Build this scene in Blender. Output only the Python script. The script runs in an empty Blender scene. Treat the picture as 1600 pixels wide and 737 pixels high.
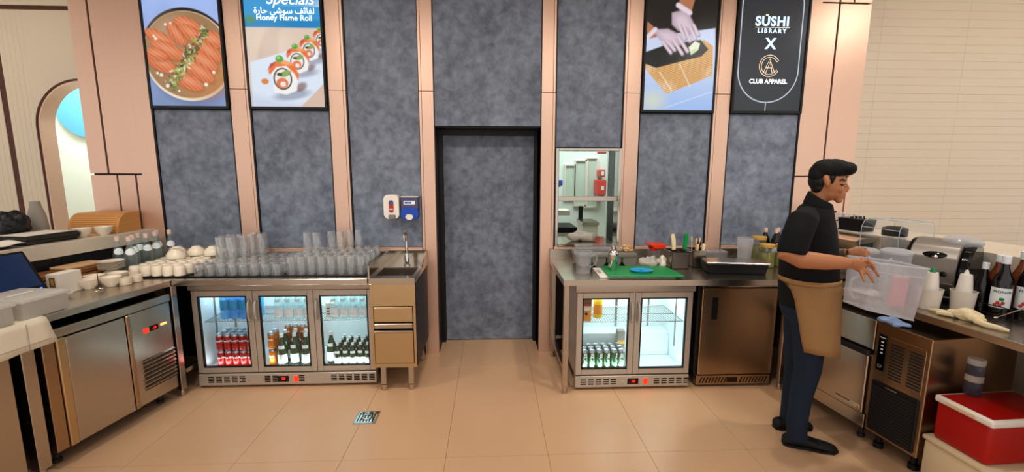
import bpy, bmesh, math, random
import numpy as np
from mathutils import Vector, Matrix
random.seed(7)
rng = np.random.default_rng(7)
R = math.radians
S = bpy.context.scene
COL = S.collection

# ------------------------------------------------------------------ camera
CAM_H, FPX, YAW, PITCH, ROLL = 1.67, 700.0, R(2.7), R(8.6), R(0.15)
cam_d = bpy.data.cameras.new('camera'); cam = bpy.data.objects.new('camera', cam_d); COL.objects.link(cam)
cam_d.sensor_width = 36.0; cam_d.lens = 36.0 * FPX / 1600.0; cam_d.clip_start = 0.05
CM = Matrix.Rotation(-YAW, 4, 'Z') @ Matrix.Rotation(math.pi/2 - PITCH, 4, 'X') @ Matrix.Rotation(ROLL, 4, 'Z')
cam.matrix_world = Matrix.Translation((0, 0, CAM_H)) @ CM
S.camera = cam

# ------------------------------------------------------------------ world, lights, exposure
W = bpy.data.worlds.new('world'); S.world = W; W.use_nodes = True
W.node_tree.nodes['Background'].inputs[0].default_value = (1.0, 0.97, 0.94, 1)
W.node_tree.nodes['Background'].inputs[1].default_value = 0.85
S.view_settings.view_transform = 'Standard'; S.view_settings.look = 'None'
S.view_settings.exposure = 0.35; S.view_settings.gamma = 0.85
S.view_settings.use_curve_mapping = False
CEIL = 3.45
def spot(name, loc, power, aim=None, size=R(105), blend=0.55, radius=0.05, color=(1, .95, .88)):
    d = bpy.data.lights.new(name, 'SPOT'); d.energy = power; d.spot_size = size; d.spot_blend = blend
    d.shadow_soft_size = radius; d.color = color
    o = bpy.data.objects.new(name, d); COL.objects.link(o); o.location = loc
    if aim: o.rotation_euler = (Vector(aim) - Vector(loc)).to_track_quat('-Z', 'Y').to_euler()
    return o
def area(name, loc, power, sx, sy, aim=None, color=(1, .9, .8)):
    d = bpy.data.lights.new(name, 'AREA'); d.energy = power; d.shape = 'RECTANGLE'; d.size = sx; d.size_y = sy; d.color = color
    o = bpy.data.objects.new(name, d); COL.objects.link(o); o.location = loc
    if aim: o.rotation_euler = (Vector(aim) - Vector(loc)).to_track_quat('-Z', 'Y').to_euler()
    return o
# ceiling lamps: x, y, watts, aim y, aim z, cone
LAMPS = [(-2.9, 1.25, 40, 3.9, 1.55, 74), (-1.45, 1.25, 62, 3.9, 1.55, 74), (0.0, 1.25, 62, 3.9, 1.55, 74), (1.45, 1.25, 62, 3.9, 1.55, 74), (2.9, 1.25, 48, 3.9, 1.55, 74),
         (-2.0, 2.3, 62, 2.3, 0, 110), (-0.3, 2.3, 72, 2.3, 0, 110), (1.4, 2.3, 58, 2.3, 0, 110), (2.75, 2.75, 60, 2.7, 0, 110),
         (-4.6, 3.2, 34, 5.2, 1.9, 130), (-6.2, 3.6, 14, 5.2, 1.9, 130), (4.2, 2.2, 34, 4.6, 2.2, 130), (5.8, 2.4, 26, 4.6, 2.2, 130)]
for x, y, wt, ay, az, cone in LAMPS:
    spot('downlight_lamp', (x, y, CEIL - .03), wt, aim=(x, ay, az), radius=.06, size=R(cone), blend=.95)

# ------------------------------------------------------------------ helpers: places
def ray(px, py):
    return CM.to_3x3() @ Vector(((px - 800) / FPX, -(py - 368.5) / FPX, -1))
def atY(px, py, Y):
    d = ray(px, py); t = Y / d.y; return Vector((t*d.x, Y, CAM_H + t*d.z))
def atZ(px, py, Z):
    d = ray(px, py); t = (Z - CAM_H) / d.z; return Vector((t*d.x, t*d.y, Z))
L0 = Vector((-2.265, 3.18, 0)); LU = Vector((-.14, -.8, 0)).normalized(); LN = Vector((LU.y, -LU.x, 0))
R0 = Vector((2.24, 2.8, 0)); RU = Vector((.12, -1, 0)).normalized(); RN = Vector((-RU.y, RU.x, 0))
AL = math.atan2(-LU.y, -LU.x); AR = math.atan2(RU.y, RU.x)
def LW(u, n, z=0): return L0 + LU*u + LN*n + Vector((0, 0, z))
def RW(u, n, z=0): return R0 + RU*u + RN*n + Vector((0, 0, z))
TOP = 0.88            # worktop height

# ------------------------------------------------------------------ helpers: materials
def lin(h):
    h = h.lstrip('#'); v = [int(h[i:i+2], 16) / 255 for i in (0, 2, 4)]
    return tuple(c/12.92 if c <= .04045 else ((c+.055)/1.055)**2.4 for c in v)
M = {}
def mat(name, col, rough=.5, metal=0., var=.06, scale=6., bump=0., bscale=None, stretch=None, emit=0., alpha=None, trans=0., spec=.5, sss=0., coat=0., coords='Object'):
    m = bpy.data.materials.new(name); m.use_nodes = True; nt = m.node_tree; n = nt.nodes; l = nt.links
    b = n['Principled BSDF']
    col = lin(col) if isinstance(col, str) else col
    b.inputs['Base Color'].default_value = (*col, 1); b.inputs['Roughness'].default_value = rough
    b.inputs['Metallic'].default_value = metal; b.inputs['Specular IOR Level'].default_value = spec
    if trans: b.inputs['Transmission Weight'].default_value = trans
    if coat: b.inputs['Coat Weight'].default_value = coat
    if sss:
        b.inputs['Subsurface Weight'].default_value = sss; b.inputs['Subsurface Scale'].default_value = .01
    if alpha is not None: b.inputs['Alpha'].default_value = alpha
    if emit:
        b.inputs['Emission Color'].default_value = (*col, 1); b.inputs['Emission Strength'].default_value = emit
    if var or bump:
        if coords == 'World':
            tc = n.new('ShaderNodeNewGeometry'); src = tc.outputs['Position']
        else:
            tc = n.new('ShaderNodeTexCoord'); src = tc.outputs['Object']
        mp = n.new('ShaderNodeMapping'); l.new(src, mp.inputs['Vector'])
        if stretch: mp.inputs['Scale'].default_value = stretch
        nz = n.new('ShaderNodeTexNoise'); nz.inputs['Scale'].default_value = scale; nz.inputs['Detail'].default_value = 5
        l.new(mp.outputs[0], nz.inputs['Vector'])
        if var:
            mx = n.new('ShaderNodeMix'); mx.data_type = 'RGBA'
            mx.inputs['A'].default_value = (*[c*(1-var) for c in col], 1)
            mx.inputs['B'].default_value = (*[min(1, c*(1+var)) for c in col], 1)
            l.new(nz.outputs['Fac'], mx.inputs['Factor']); l.new(mx.outputs['Result'], b.inputs['Base Color'])
        if bump:
            bp = n.new('ShaderNodeBump'); bp.inputs['Strength'].default_value = bump; bp.inputs['Distance'].default_value = .01
            if bscale:
                nz2 = n.new('ShaderNodeTexNoise'); nz2.inputs['Scale'].default_value = bscale; nz2.inputs['Detail'].default_value = 4
                l.new(mp.outputs[0], nz2.inputs['Vector']); l.new(nz2.outputs['Fac'], bp.inputs['Height'])
            else: l.new(nz.outputs['Fac'], bp.inputs['Height'])
            l.new(bp.outputs[0], b.inputs['Normal'])
    M[name] = m
    return m
def clear(name, tint=(1, 1, 1), gloss=.12, rough=.03, ior=1.45, body=0., bodycol=(.9, .92, .95)):
    """thin clear glass or plastic: see-through, with edge-dependent sheen and a little milky body"""
    m = bpy.data.materials.new(name); m.use_nodes = True; nt = m.node_tree; n = nt.nodes; l = nt.links
    n.remove(n['Principled BSDF']); out = n['Material Output']
    tr = n.new('ShaderNodeBsdfTransparent'); gl = n.new('ShaderNodeBsdfGlossy'); gl.inputs['Roughness'].default_value = rough
    tr.inputs['Color'].default_value = (*tint, 1); gl.inputs['Color'].default_value = (1, 1, 1, 1)
    lw = n.new('ShaderNodeLayerWeight'); lw.inputs['Blend'].default_value = .25
    nz = n.new('ShaderNodeTexNoise'); nz.inputs['Scale'].default_value = 30
    mr = n.new('ShaderNodeMapRange'); mr.inputs['To Min'].default_value = gloss*.5; mr.inputs['To Max'].default_value = min(1, gloss*6)
    l.new(lw.outputs['Facing'], mr.inputs['Value'])
    mx = n.new('ShaderNodeMixShader'); l.new(mr.outputs[0], mx.inputs[0]); l.new(tr.outputs[0], mx.inputs[1]); l.new(gl.outputs[0], mx.inputs[2])
    last = mx
    if body:
        df = n.new('ShaderNodeBsdfDiffuse'); df.inputs['Color'].default_value = (*bodycol, 1)
        ts = n.new('ShaderNodeBsdfTranslucent'); ts.inputs['Color'].default_value = (*bodycol, 1)
        ad = n.new('ShaderNodeMixShader'); ad.inputs[0].default_value = .5; l.new(df.outputs[0], ad.inputs[1]); l.new(ts.outputs[0], ad.inputs[2])
        m2 = n.new('ShaderNodeMixShader')
        mr2 = n.new('ShaderNodeMapRange'); mr2.inputs['To Min'].default_value = body*.85; mr2.inputs['To Max'].default_value = min(1, body*1.15)
        l.new(nz.outputs['Fac'], mr2.inputs['Value']); l.new(mr2.outputs[0], m2.inputs[0])
        l.new(mx.outputs[0], m2.inputs[1]); l.new(ad.outputs[0], m2.inputs[2]); last = m2
    l.new(last.outputs[0], out.inputs['Surface'])
    M[name] = m
    return m

# surfaces
mat('floor_tile', '#d2ad8a', .34, var=.07, scale=2.2, bump=.04, bscale=40, coords='World')
mat('grout', '#a08467', .8, var=.1, scale=20)
mat('copper', '#dfbeaa', .38, .6, var=.03, scale=3, bump=.03, bscale=2, stretch=(30, 30, .4), coords='World')
mat('seam', '#1c0d08', .7, var=.2)
mat('black_trim', '#0b0b0d', .35, var=.2)
mat('dark_frame', '#241c1a', .4, .2, var=.15)
mat('cream', '#dfd2bd', .6, var=.03, scale=2, coords='World')
mat('cream_tile', '#e2d5c1', .38, var=.035, scale=1.6, coords='World')
mat('cream_grout', '#c9b89e', .8, var=.1, scale=12)
mat('walnut_line', '#5a3018', .55, var=.2, scale=8)
mat('white_wall', '#eaf3ee', .6, var=.02, scale=2, coords='World')
mat('ceiling', '#d9cfc2', .8, var=.02)
mat('blue_disc', '#6ab4d6', .5, var=.04)
mat('marble', '#ddd2c0', .3, var=.16, scale=2.5, bump=.0, coords='World')
# dark plaster with cloudy trowel marks
m = mat('plaster', '#51535a', .62, var=0)
nt = m.node_tree; n = nt.nodes; l = nt.links; b = n['Principled BSDF']
g = n.new('ShaderNodeNewGeometry'); n1 = n.new('ShaderNodeTexNoise'); n1.inputs['Scale'].default_value = 3.2; n1.inputs['Detail'].default_value = 9; n1.inputs['Roughness'].default_value = .68; n1.inputs['Distortion'].default_value = .25
n2 = n.new('ShaderNodeTexNoise'); n2.inputs['Scale'].default_value = 16; n2.inputs['Detail'].default_value = 6; n2.inputs['Distortion'].default_value = .35
l.new(g.outputs['Position'], n1.inputs['Vector']); l.new(g.outputs['Position'], n2.inputs['Vector'])
ma = n.new('ShaderNodeMath'); ma.operation = 'MULTIPLY_ADD'; ma.inputs[1].default_value = .5; l.new(n2.outputs['Fac'], ma.inputs[0])
mb = n.new('ShaderNodeMath'); mb.operation = 'MULTIPLY'; mb.inputs[1].default_value = .5; l.new(n1.outputs['Fac'], mb.inputs[0]); l.new(mb.outputs[0], ma.inputs[2])
cr = n.new('ShaderNodeValToRGB'); cr.color_ramp.elements[0].position = .36; cr.color_ramp.elements[0].color = (*lin('#626977'), 1)
cr.color_ramp.elements[1].position = .68; cr.color_ramp.elements[1].color = (*lin('#949cab'), 1)
l.new(ma.outputs[0], cr.inputs[0]); l.new(cr.outputs[0], b.inputs['Base Color'])
bp = n.new('ShaderNodeBump'); bp.inputs['Strength'].default_value = .12; bp.inputs['Distance'].default_value = .01; l.new(ma.outputs[0], bp.inputs['Height']); l.new(bp.outputs[0], b.inputs['Normal'])
# metals
mat('steel', '#c3b9ad', .27, 1., var=.05, scale=5, bump=.02, bscale=3, stretch=(.6, .6, 60))
mat('steel_top', '#c9bfb3', .25, 1., var=.06, scale=4, coords='World')
mat('steel_bright', '#c9c0b4', .14, 1., var=.04, scale=6)
mat('steel_warm', '#cdb691', .3, 1., var=.05, scale=5, bump=.02, bscale=3, stretch=(.6, .6, 60))
mat('chrome', '#d8d5d0', .06, 1., var=.02)
mat('grey_metal', '#c4bbb0', .38, .5, var=.04, scale=8)
mat('wire', '#a9a9a6', .25, 1., var=.03)
mat('black_plastic', '#0d0d0e', .4, var=.2)
mat('black_gloss', '#060708', .08, var=.1)
mat('dark_grey', '#2b2a2b', .45, var=.15)
mat('display', '#180406', .15, var=.1)
mat('red_led', '#ff2a12', .4, var=.02, emit=1.6)
mat('orange_led', '#ffb06a', .4, var=.02, emit=1.3)
mat('blue_led', '#3a66ff', .4, var=.02, emit=2.5)
mat('liner', '#e9f2f2', .4, var=.02)
mat('white_lamp', '#d9f6ff', .4, var=.01, emit=2)
mat('white_plastic', '#e9e2d8', .35, var=.03)
mat('porcelain', '#efe3d0', .22, var=.03, coat=.3)
mat('cream_plastic', '#dcc8a6', .5, var=.05)
mat('red_plastic', '#b01208', .38, var=.08)
mat('blue_plastic', '#1b4fb4', .3, var=.06)
mat('purple_plastic', '#5c5474', .25, var=.06)
mat('sky_plastic', '#2f9fd0', .35, var=.05)
mat('green_board', '#179152', .45, var=.06)
mat('green_plastic', '#12904a', .35, var=.06)
mat('bamboo', '#d29c5c', .45, var=.12, scale=3, stretch=(1, 1, 12))
mat('wood_tray', '#8e6038', .5, var=.15, scale=6)
mat('cloth_white', '#e6dcc8', .85, var=.04, bump=.1, bscale=60)
mat('cloth_cream', '#e2d2ad', .85, var=.05, bump=.1, bscale=60)
mat('cloth_blue', '#93a9cf', .85, var=.08, bump=.1, bscale=40)
mat('cloth_grey', '#a79f95', .85, var=.12)
mat('paper', '#e8e2d6', .8, var=.03)
mat('slate', '#3f3a33', .5, var=.15)
mat('bag_black', '#14161b', .4, var=.3, bump=.3, bscale=25)
mat('skin', '#b27a55', .5, var=.05, sss=.15)
mat('lips', '#9c5a48', .5, var=.05)
mat('hair', '#120b08', .5, var=.2, bump=.3, bscale=80)
mat('cap_black', '#040303', .85, var=.2, bump=.1, bscale=120)
mat('shirt_black', '#040304', .9, var=.2, bump=.15, bscale=14)
mat('apron_brown', '#a07c52', .8, var=.08, scale=10, bump=.2, bscale=12)
mat('denim', '#18263a', .85, var=.3, scale=5, bump=.1, bscale=70)
mat('shoe_black', '#0b0a0a', .6, var=.2)
mat('label_white', '#e9eef0', .6, var=.04)
mat('pink_cap', '#e3c9c0', .5, var=.04)
mat('gold_cap', '#d9b25c', .35, .3, var=.05)
mat('can_red', '#b3221c', .3, .35, var=.06)
mat('can_green', '#3f6b45', .3, .4, var=.1)
mat('can_top', '#c9ccd0', .25, .9, var=.03)
mat('can_orange', '#d97a1c', .35, .2, var=.08)
mat('ink_white', '#f4f4f4', .5, var=.01)
mat('ink_red', '#c03a30', .5, var=.05)
mat('ink_dark', '#222222', .5, var=.05)
mat('juice_orange', '#e39a3a', .4, var=.06)
mat('juice_brown', '#8c4a2a', .4, var=.08)
mat('juice_yellow', '#f3d23c', .3, var=.05)
mat('syrup_dark', '#120709', .08, var=.2, coat=.5)
mat('syrup_amber', '#7a3c10', .1, var=.15, coat=.5)
mat('syrup_red', '#c22a10', .12, var=.1, coat=.4)
mat('syrup_green', '#a8b06a', .15, var=.1, coat=.4)
mat('pickle', '#8f8a48', .35, var=.35, scale=25)
mat('nuts', '#d9b27c', .55, var=.15, scale=20)
mat('wood_pale', '#dcb98c', .5, var=.1, scale=12)
mat('machine_grey', '#8a837b', .36, .3, var=.04)
mat('steel_dark', '#b59b7e', .3, 1., var=.06, scale=5, bump=.02, bscale=3, stretch=(.6, .6, 60))
mat('fire_red', '#e24a2a', .45, var=.04)
mat('kitchen_green', '#c9d6ca', .6, var=.03)
mat('orange_red', '#e2401f', .4, var=.05)
mat('green_glass_body', '#2c4a2a', .12, var=.12, coat=.5)
mat('pink_label', '#e9d6d2', .6, var=.05)
clear('glass', gloss=.24, tint=(.95, .96, .96), body=.10, bodycol=(.95, .95, .95))
clear('pane', gloss=.04, tint=(.97, .99, 1))
clear('jar_glass', gloss=.07, tint=(.9, .9, .84), body=.06)
clear('bottle_clear', gloss=.09, tint=(.86, .93, .93), body=.10, bodycol=(.8, .93, .95))
clear('bottle_green', gloss=.12, tint=(.32, .55, .30), body=.18, bodycol=(.10, .22, .08))
clear('pet_blue', gloss=.1, tint=(.55, .82, .95), body=.42, bodycol=(.25, .62, .9))
clear('milky', gloss=.06, rough=.15, tint=(.93, .94, .96), body=.5, bodycol=(.82, .83, .86))
clear('milky_dense', gloss=.05, rough=.2, tint=(.9, .9, .9), body=.78, bodycol=(.86, .84, .80))
clear('clear_plastic', gloss=.07, rough=.08, tint=(.92, .93, .95), body=.16, bodycol=(.8, .82, .85))
clear('clear_bin', gloss=.04, rough=.12, tint=(.95, .96, .98), body=.46, bodycol=(.83, .84, .88))
clear('grey_bottle', gloss=.08, tint=(.55, .55, .68), body=.4, bodycol=(.2, .2, .28))

# ------------------------------------------------------------------ helpers: meshes
def new(): return bmesh.new()
def box(bm, x0, x1, y0, y1, z0, z1, bev=0., seg=1):
    vs = [bm.verts.new((x, y, z)) for z in (z0, z1) for y in (y0, y1) for x in (x0, x1)]
    fs = [bm.faces.new([vs[i] for i in q]) for q in ((0, 2, 3, 1), (4, 5, 7, 6), (0, 1, 5, 4), (2, 6, 7, 3), (0, 4, 6, 2), (1, 3, 7, 5))]
    if bev > 0:
        es = list({e for f in fs for e in f.edges})
        bmesh.ops.bevel(bm, geom=es, offset=bev, segments=seg, affect='EDGES', profile=.5, clamp_overlap=True)
    return bm
def lathe(bm, prof, seg=20, cx=0, cy=0, cap=True):
    rings = []
    for r, z in prof:
        rings.append([bm.verts.new((cx + r*math.cos(2*math.pi*i/seg), cy + r*math.sin(2*math.pi*i/seg), z)) for i in range(seg)])
    for a, b2 in zip(rings, rings[1:]):
        for i in range(seg):
            j = (i+1) % seg; bm.faces.new((a[i], a[j], b2[j], b2[i]))
    if cap:
        if prof[0][0] > 1e-5: bm.faces.new(rings[0][::-1])
        if prof[-1][0] > 1e-5: bm.faces.new(rings[-1])
    return bm
def cyl(bm, cx, cy, z0, z1, r, seg=16): return lathe(bm, [(r, z0), (r, z1)], seg, cx, cy)
def frame_at(t, up=Vector((0, 0, 1))):
    t = t.normalized()
    if abs(t.dot(up)) > .97: up = Vector((1, 0, 0))
    a = t.cross(up).normalized(); return a, a.cross(t).normalized()
def tube(bm, pts, r, seg=8, closed=False, cap=True):
    pts = [Vector(p) for p in pts]; N = len(pts); rings = []
    rr = r if isinstance(r, (list, tuple)) else [r]*N
    pa = None
    for i, p in enumerate(pts):
        if closed: t = pts[(i+1) % N] - pts[i-1]
        else: t = pts[min(i+1, N-1)] - pts[max(i-1, 0)]
        t.normalize()
        if pa is None: a, b2 = frame_at(t)
        else:
            a = (pa - t*pa.dot(t)).normalized(); b2 = a.cross(t).normalized()
        pa = a
        rings.append([bm.verts.new(p + a*rr[i]*math.cos(2*math.pi*k/seg) + b2*rr[i]*math.sin(2*math.pi*k/seg)) for k in range(seg)])
    M2 = N if closed else N-1
    for i in range(M2):
        A, B = rings[i], rings[(i+1) % N]
        for k in range(seg):
            j = (k+1) % seg; bm.faces.new((A[k], A[j], B[j], B[k]))
    if cap and not closed:
        bm.faces.new(rings[0][::-1]); bm.faces.new(rings[-1])
    return bm
def prism(bm, poly, z0, z1, axis='z', bev=0.):
    def P(p, h):
        if axis == 'z': return (p[0], p[1], h)
        if axis == 'y': return (p[0], h, p[1])
        return (h, p[0], p[1])
    a = [bm.verts.new(P(p, z0)) for p in poly]; b2 = [bm.verts.new(P(p, z1)) for p in poly]; N = len(poly)
    fs = [bm.faces.new(a[::-1]), bm.faces.new(b2)]
    for i in range(N):
        j = (i+1) % N; fs.append(bm.faces.new((a[i], a[j], b2[j], b2[i])))
    if bev:
        bmesh.ops.bevel(bm, geom=list({e for f in fs for e in f.edges}), offset=bev, segments=1, affect='EDGES', profile=.5)
    return bm
def ellipsoid(bm, c, r, seg=16, rings=10, rot=None):
    m = Matrix.Translation(c) @ (rot.to_4x4() if rot else Matrix.Identity(4)) @ Matrix.Diagonal((*r, 1))
    bmesh.ops.create_uvsphere(bm, u_segments=seg, v_segments=rings, radius=1, matrix=m)
    return bm
def loft(bm, secs, seg=20):
    """secs: (center, a-vector, b-vector): elliptical rings, closed ends"""
    rings = []
    for c, a, b2 in secs:
        c, a, b2 = Vector(c), Vector(a), Vector(b2)
        rings.append([bm.verts.new(c + a*math.cos(2*math.pi*k/seg) + b2*math.sin(2*math.pi*k/seg)) for k in range(seg)])
    for A, B in zip(rings, rings[1:]):
        for k in range(seg):
            j = (k+1) % seg; bm.faces.new((A[k], A[j], B[j], B[k]))
    bm.faces.new(rings[0][::-1]); bm.faces.new(rings[-1])
    return bm
def rrect(w, h, r, n=5, cx=0, cy=0):
    out = []
    for sx, sy, a0 in ((1, 1, 0), (-1, 1, 90), (-1, -1, 180), (1, -1, 270)):
        for k in range(n+1):
            a = R(a0 + 90*k/n); out.append((cx + sx*(w/2-r) + r*math.cos(a), cy + sy*(h/2-r) + r*math.sin(a)))
    return out
def mesh_from(bm, name, ang=35):
    bmesh.ops.recalc_face_normals(bm, faces=bm.faces)
    me = bpy.data.meshes.new(name); bm.to_mesh(me); bm.free()
    me.shade_smooth(); me.set_sharp_from_angle(angle=R(ang))
    return me
def obj(name, bm, material, parent=None, loc=None, rotz=None, ang=35):
    me = bm if isinstance(bm, bpy.types.Mesh) else mesh_from(bm, name, ang)
    if material is not None and not me.materials: me.materials.append(M[material])
    o = bpy.data.objects.new(name, me); COL.objects.link(o)
    if parent: o.parent = parent
    if loc is not None: o.location = loc
    if rotz is not None: o.rotation_euler = (0, 0, rotz)
    return o
def tag(o, label=None, cat=None, group=None, kind=None):
    if label: o['label'] = label
    if cat: o['category'] = cat
    if group: o['group'] = group
    if kind: o['kind'] = kind
    return o
def thing(name, label, cat, loc=(0, 0, 0), rotz=0, group=None):
    o = bpy.data.objects.new(name, None); COL.objects.link(o); o.empty_display_size = .05
    o.location = loc; o.rotation_euler = (0, 0, rotz); return tag(o, label, cat, group)
def struct(name, bm, m, parent=None, **k):
    o = obj(name, bm, m, parent, **k)
    if not parent: tag(o, kind='structure')
    return o
def dup(root, loc=None, rotz=None, label=None, group=None, parent=None, scale=None):
    c = root.copy(); COL.objects.link(c); c.parent = parent
    if loc is not None: c.location = loc
    if rotz is not None: c.rotation_euler = (0, 0, rotz)
    if scale is not None: c.scale = scale
    if label: c['label'] = label
    if group: c['group'] = group
    for ch in list(root.children):
        d = ch.copy(); COL.objects.link(d); d.parent = c
        for g2 in list(ch.children):
            e = g2.copy(); COL.objects.link(e); e.parent = d
    return c
def text_mesh(s, size, bold=0., spacing=1., shear=0., extrude=.0006, align='CENTER'):
    cu = bpy.data.curves.new('lettering', 'FONT'); cu.body = s; cu.size = size; cu.align_x = align; cu.align_y = 'CENTER'
    cu.offset = bold; cu.space_character = spacing; cu.shear = shear; cu.extrude = extrude; cu.resolution_u = 3
    o = bpy.data.objects.new('lettering', cu); COL.objects.link(o)
    dg = bpy.context.evaluated_depsgraph_get(); me = bpy.data.meshes.new_from_object(o.evaluated_get(dg))
    bpy.data.objects.remove(o); bpy.data.curves.remove(cu)
    return me
def stand_text(me, flip=False):
    """turn a flat text mesh so that it faces -Y"""
    for v in me.vertices: v.co = Vector((v.co.x, -v.co.z, v.co.y))
    return me
def wrap_text(me, r, vertical=False):
    """bend a flat text mesh round an upright cylinder, centre facing -Y"""
    for v in me.vertices:
        x, y, z = v.co
        if vertical: x, y = -y, x
        a = x / r - math.pi/2; rr = r + z + .0006
        v.co = Vector((rr*math.cos(a), rr*math.sin(a), y))
    return me
def bake_mods(o):
    dg = bpy.context.evaluated_depsgraph_get(); me = bpy.data.meshes.new_from_object(o.evaluated_get(dg))
    o.modifiers.clear(); old = o.data; o.data = me; bpy.data.meshes.remove(old); me.shade_smooth(); return o
def remesh(o, voxel=.006, smooth=6):
    m1 = o.modifiers.new('r', 'REMESH'); m1.mode = 'VOXEL'; m1.voxel_size = voxel
    m2 = o.modifiers.new('s', 'SMOOTH'); m2.iterations = smooth; m2.factor = .5
    return bake_mods(o)
# ================================================================== SETTING
YF = 3.90
# floor with tiles
fl = struct('floor', box(new(), -7.2, 7.2, -1.3, 9.0, -.06, -.004), 'grout')
tile_me = mesh_from(box(new(), .0008, .5992, .0008, 1.1992, -.004, 0, .0006), 'tile')
tile_me.materials.append(M['floor_tile'])
for i in range(-7, 9):
    for j in range(-3, 3):
        obj('tile', tile_me, None, fl, loc=(-.27 + .6*i, 2.408 + 1.2*j, 0))
struct('ceiling', box(new(), -7.2, 7.2, .2, 9.0, CEIL, CEIL+.1), 'ceiling')
# back wall core (with openings for door and hatch) ---------------------------------
bm = new()
Yb0, Yb1 = 3.9395, 4.30
box(bm, -3.309, -.475, Yb0, Yb1, 0, CEIL); box(bm, -.475, .43, Yb0, Yb1, 2.02, CEIL)
box(bm, .43, .565, Yb0, Yb1, 0, CEIL); box(bm, .565, 1.135, Yb0, Yb1, 0, .985); box(bm, .565, 1.135, Yb0, Yb1, 1.842, CEIL)
box(bm, 1.135, 3.234, Yb0, Yb1, 0, CEIL)
wb = struct('wall_back', bm, 'dark_frame')
# plaster panels
def panel(x0, x1, z0, z1, y=3.915, name='plaster_panel', m='plaster', t=.03):
    return obj(name, box(new(), x0, x1, y, y+t, z0, z1, .002), m, wb)
SB = 2.15
panel(-2.755, -2.142, .985, SB-.012); panel(-1.97, -1.345, .985, SB-.012)
panel(-1.185, -.60, .985, CEIL)
panel(-.47, .425, 2.024, CEIL, 3.905)
panel(.556, 1.128, 1.85, CEIL)
panel(1.285, 1.912, .985, SB-.012); panel(2.073, 2.692, .985, SB-.012)
for a, b_ in ((-2.755, -2.142), (-1.97, -1.345), (1.285, 1.912), (2.073, 2.692)): panel(a, b_, 3.27, CEIL)
# copper pilasters: lower and upper sheet each with a narrow return strip
def pil(x0, x1, zbot, strip):
    for z0, z1 in ((zbot, 2.302), (2.305, CEIL)):
        if strip > 0: cuts = ((x0, x1-.022), (x1-.02, x1))
        elif strip < 0: cuts = ((x0, x0+.02), (x0+.022, x1))
        else: cuts = ((x0, x1),)
        for a, b_ in cuts: obj('copper_sheet', box(new(), a, b_, YF, YF+.05, z0, z1, .0015), 'copper', wb)
pil(-2.13, -1.982, .86, 1); pil(-1.335, -1.197, .86, 1); pil(-.597, -.477, 0, -1); pil(.432, .55, 0, 1); pil(1.138, 1.276, .86, -1); pil(1.923, 2.063, .86, -1)
# returns of the doorway (copper reveal then dark)
for x0, x1 in ((-.478, -.474), (.43, .434)): obj('door_reveal', box(new(), x0, x1, YF+.05, 4.2, 0, 2.02), 'dark_frame', wb)
# copper sill rail along the splash
for a, b_ in ((-2.755, -2.14), (-1.975, -1.34), (-1.19, -.60), (.556, 1.132), (1.283, 1.918), (2.07, 2.695)):
    obj('sill_rail', box(new(), a, b_, YF-.012, YF+.05, .955, .984, .002), 'copper', wb)
# wide copper cladding left and right with dark shadow joints
def clad(poly): return obj('copper_sheet', prism(new(), poly, YF, YF+.04, 'y', .0015), 'copper', wb)
def rect(x0, x1, z0, z1): return [(x0, z0), (x1, z0), (x1, z1), (x0, z1)]
clad(rect(-3.31, -3.172, 1.621, CEIL)); clad(rect(-3.31, -3.106, 0, 1.606)); clad(rect(-3.092, -2.958, 0, 1.606))
clad([(-3.156, 1.621), (-2.895, 1.621), (-2.895, 1.606), (-2.943, 1.606), (-2.943, 0), (-2.768, 0), (-2.768, CEIL), (-3.156, CEIL)])
clad(rect(2.702, 2.946, 1.61, CEIL)); clad(rect(2.961, 3.235, 1.61, 3.049)); clad(rect(2.960, 3.070, 3.062, CEIL)); clad(rect(3.082, 3.235, 3.062, CEIL))
clad(rect(2.702, 3.178, 0, 1.60)); clad(rect(3.190, 3.235, 0, 1.60))
obj('shadow_joint', box(new(), 2.80, 2.9475, YF-.0006, YF+.002, 3.050, 3.062), 'seam', wb)
for x0, x1 in ((-3.3125, -3.3095), (3.2345, 3.2375)): obj('wall_end', box(new(), x0, x1, YF+.04, Yb1, 0, CEIL), 'copper', wb)
# black shadow gaps beside panels
for x in (-2.766, -2.141, -1.981, -1.344, -1.196, -.601, .551, 1.129, 1.277, 1.912, 2.064, 2.692):
    obj('shadow_gap', box(new(), x, x+.010, YF+.004, YF+.045, .985, CEIL), 'black_trim', wb)
# doorway: flush plaster door in a dark frame
d1 = struct('door_1', box(new(), -.438, .40, 4.22, 4.26, .006, 1.965, .002), 'plaster')
df = obj('door_frame', box(new(), -.474, -.440, 4.17, 4.30, 0, 2.02), 'dark_frame', d1)
obj('door_frame', box(new(), .402, .43, 4.17, 4.30, 0, 2.02), 'dark_frame', d1)
obj('door_frame', box(new(), -.44, .402, 4.17, 4.30, 1.967, 2.02), 'dark_frame', d1)
obj('soffit', box(new(), -.475, .43, 3.93, 4.17, 2.012, 2.0195), 'dark_frame', d1)
# hatch window ------------------------------------------------------------------------
wd = struct('window_1', box(new(), .562, .588, 3.885, 4.02, .985, 1.842, .003), 'steel_bright')
obj('window_frame', box(new(), 1.112, 1.137, 3.885, 4.02, .985, 1.842, .003), 'steel_bright', wd)
obj('window_frame', box(new(), .588, 1.112, 3.885, 4.02, 1.818, 1.842, .003), 'steel_bright', wd)
obj('window_sill', box(new(), .588, 1.112, 3.875, 4.32, .985, 1.008, .003), 'steel_bright', wd)
obj('window_bar', box(new(), .588, 1.112, 3.905, 3.945, 1.385, 1.427, .003), 'steel', wd)
obj('pane', box(new(), .588, 1.112, 3.922, 3.926, 1.427, 1.818), 'pane', wd)
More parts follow.
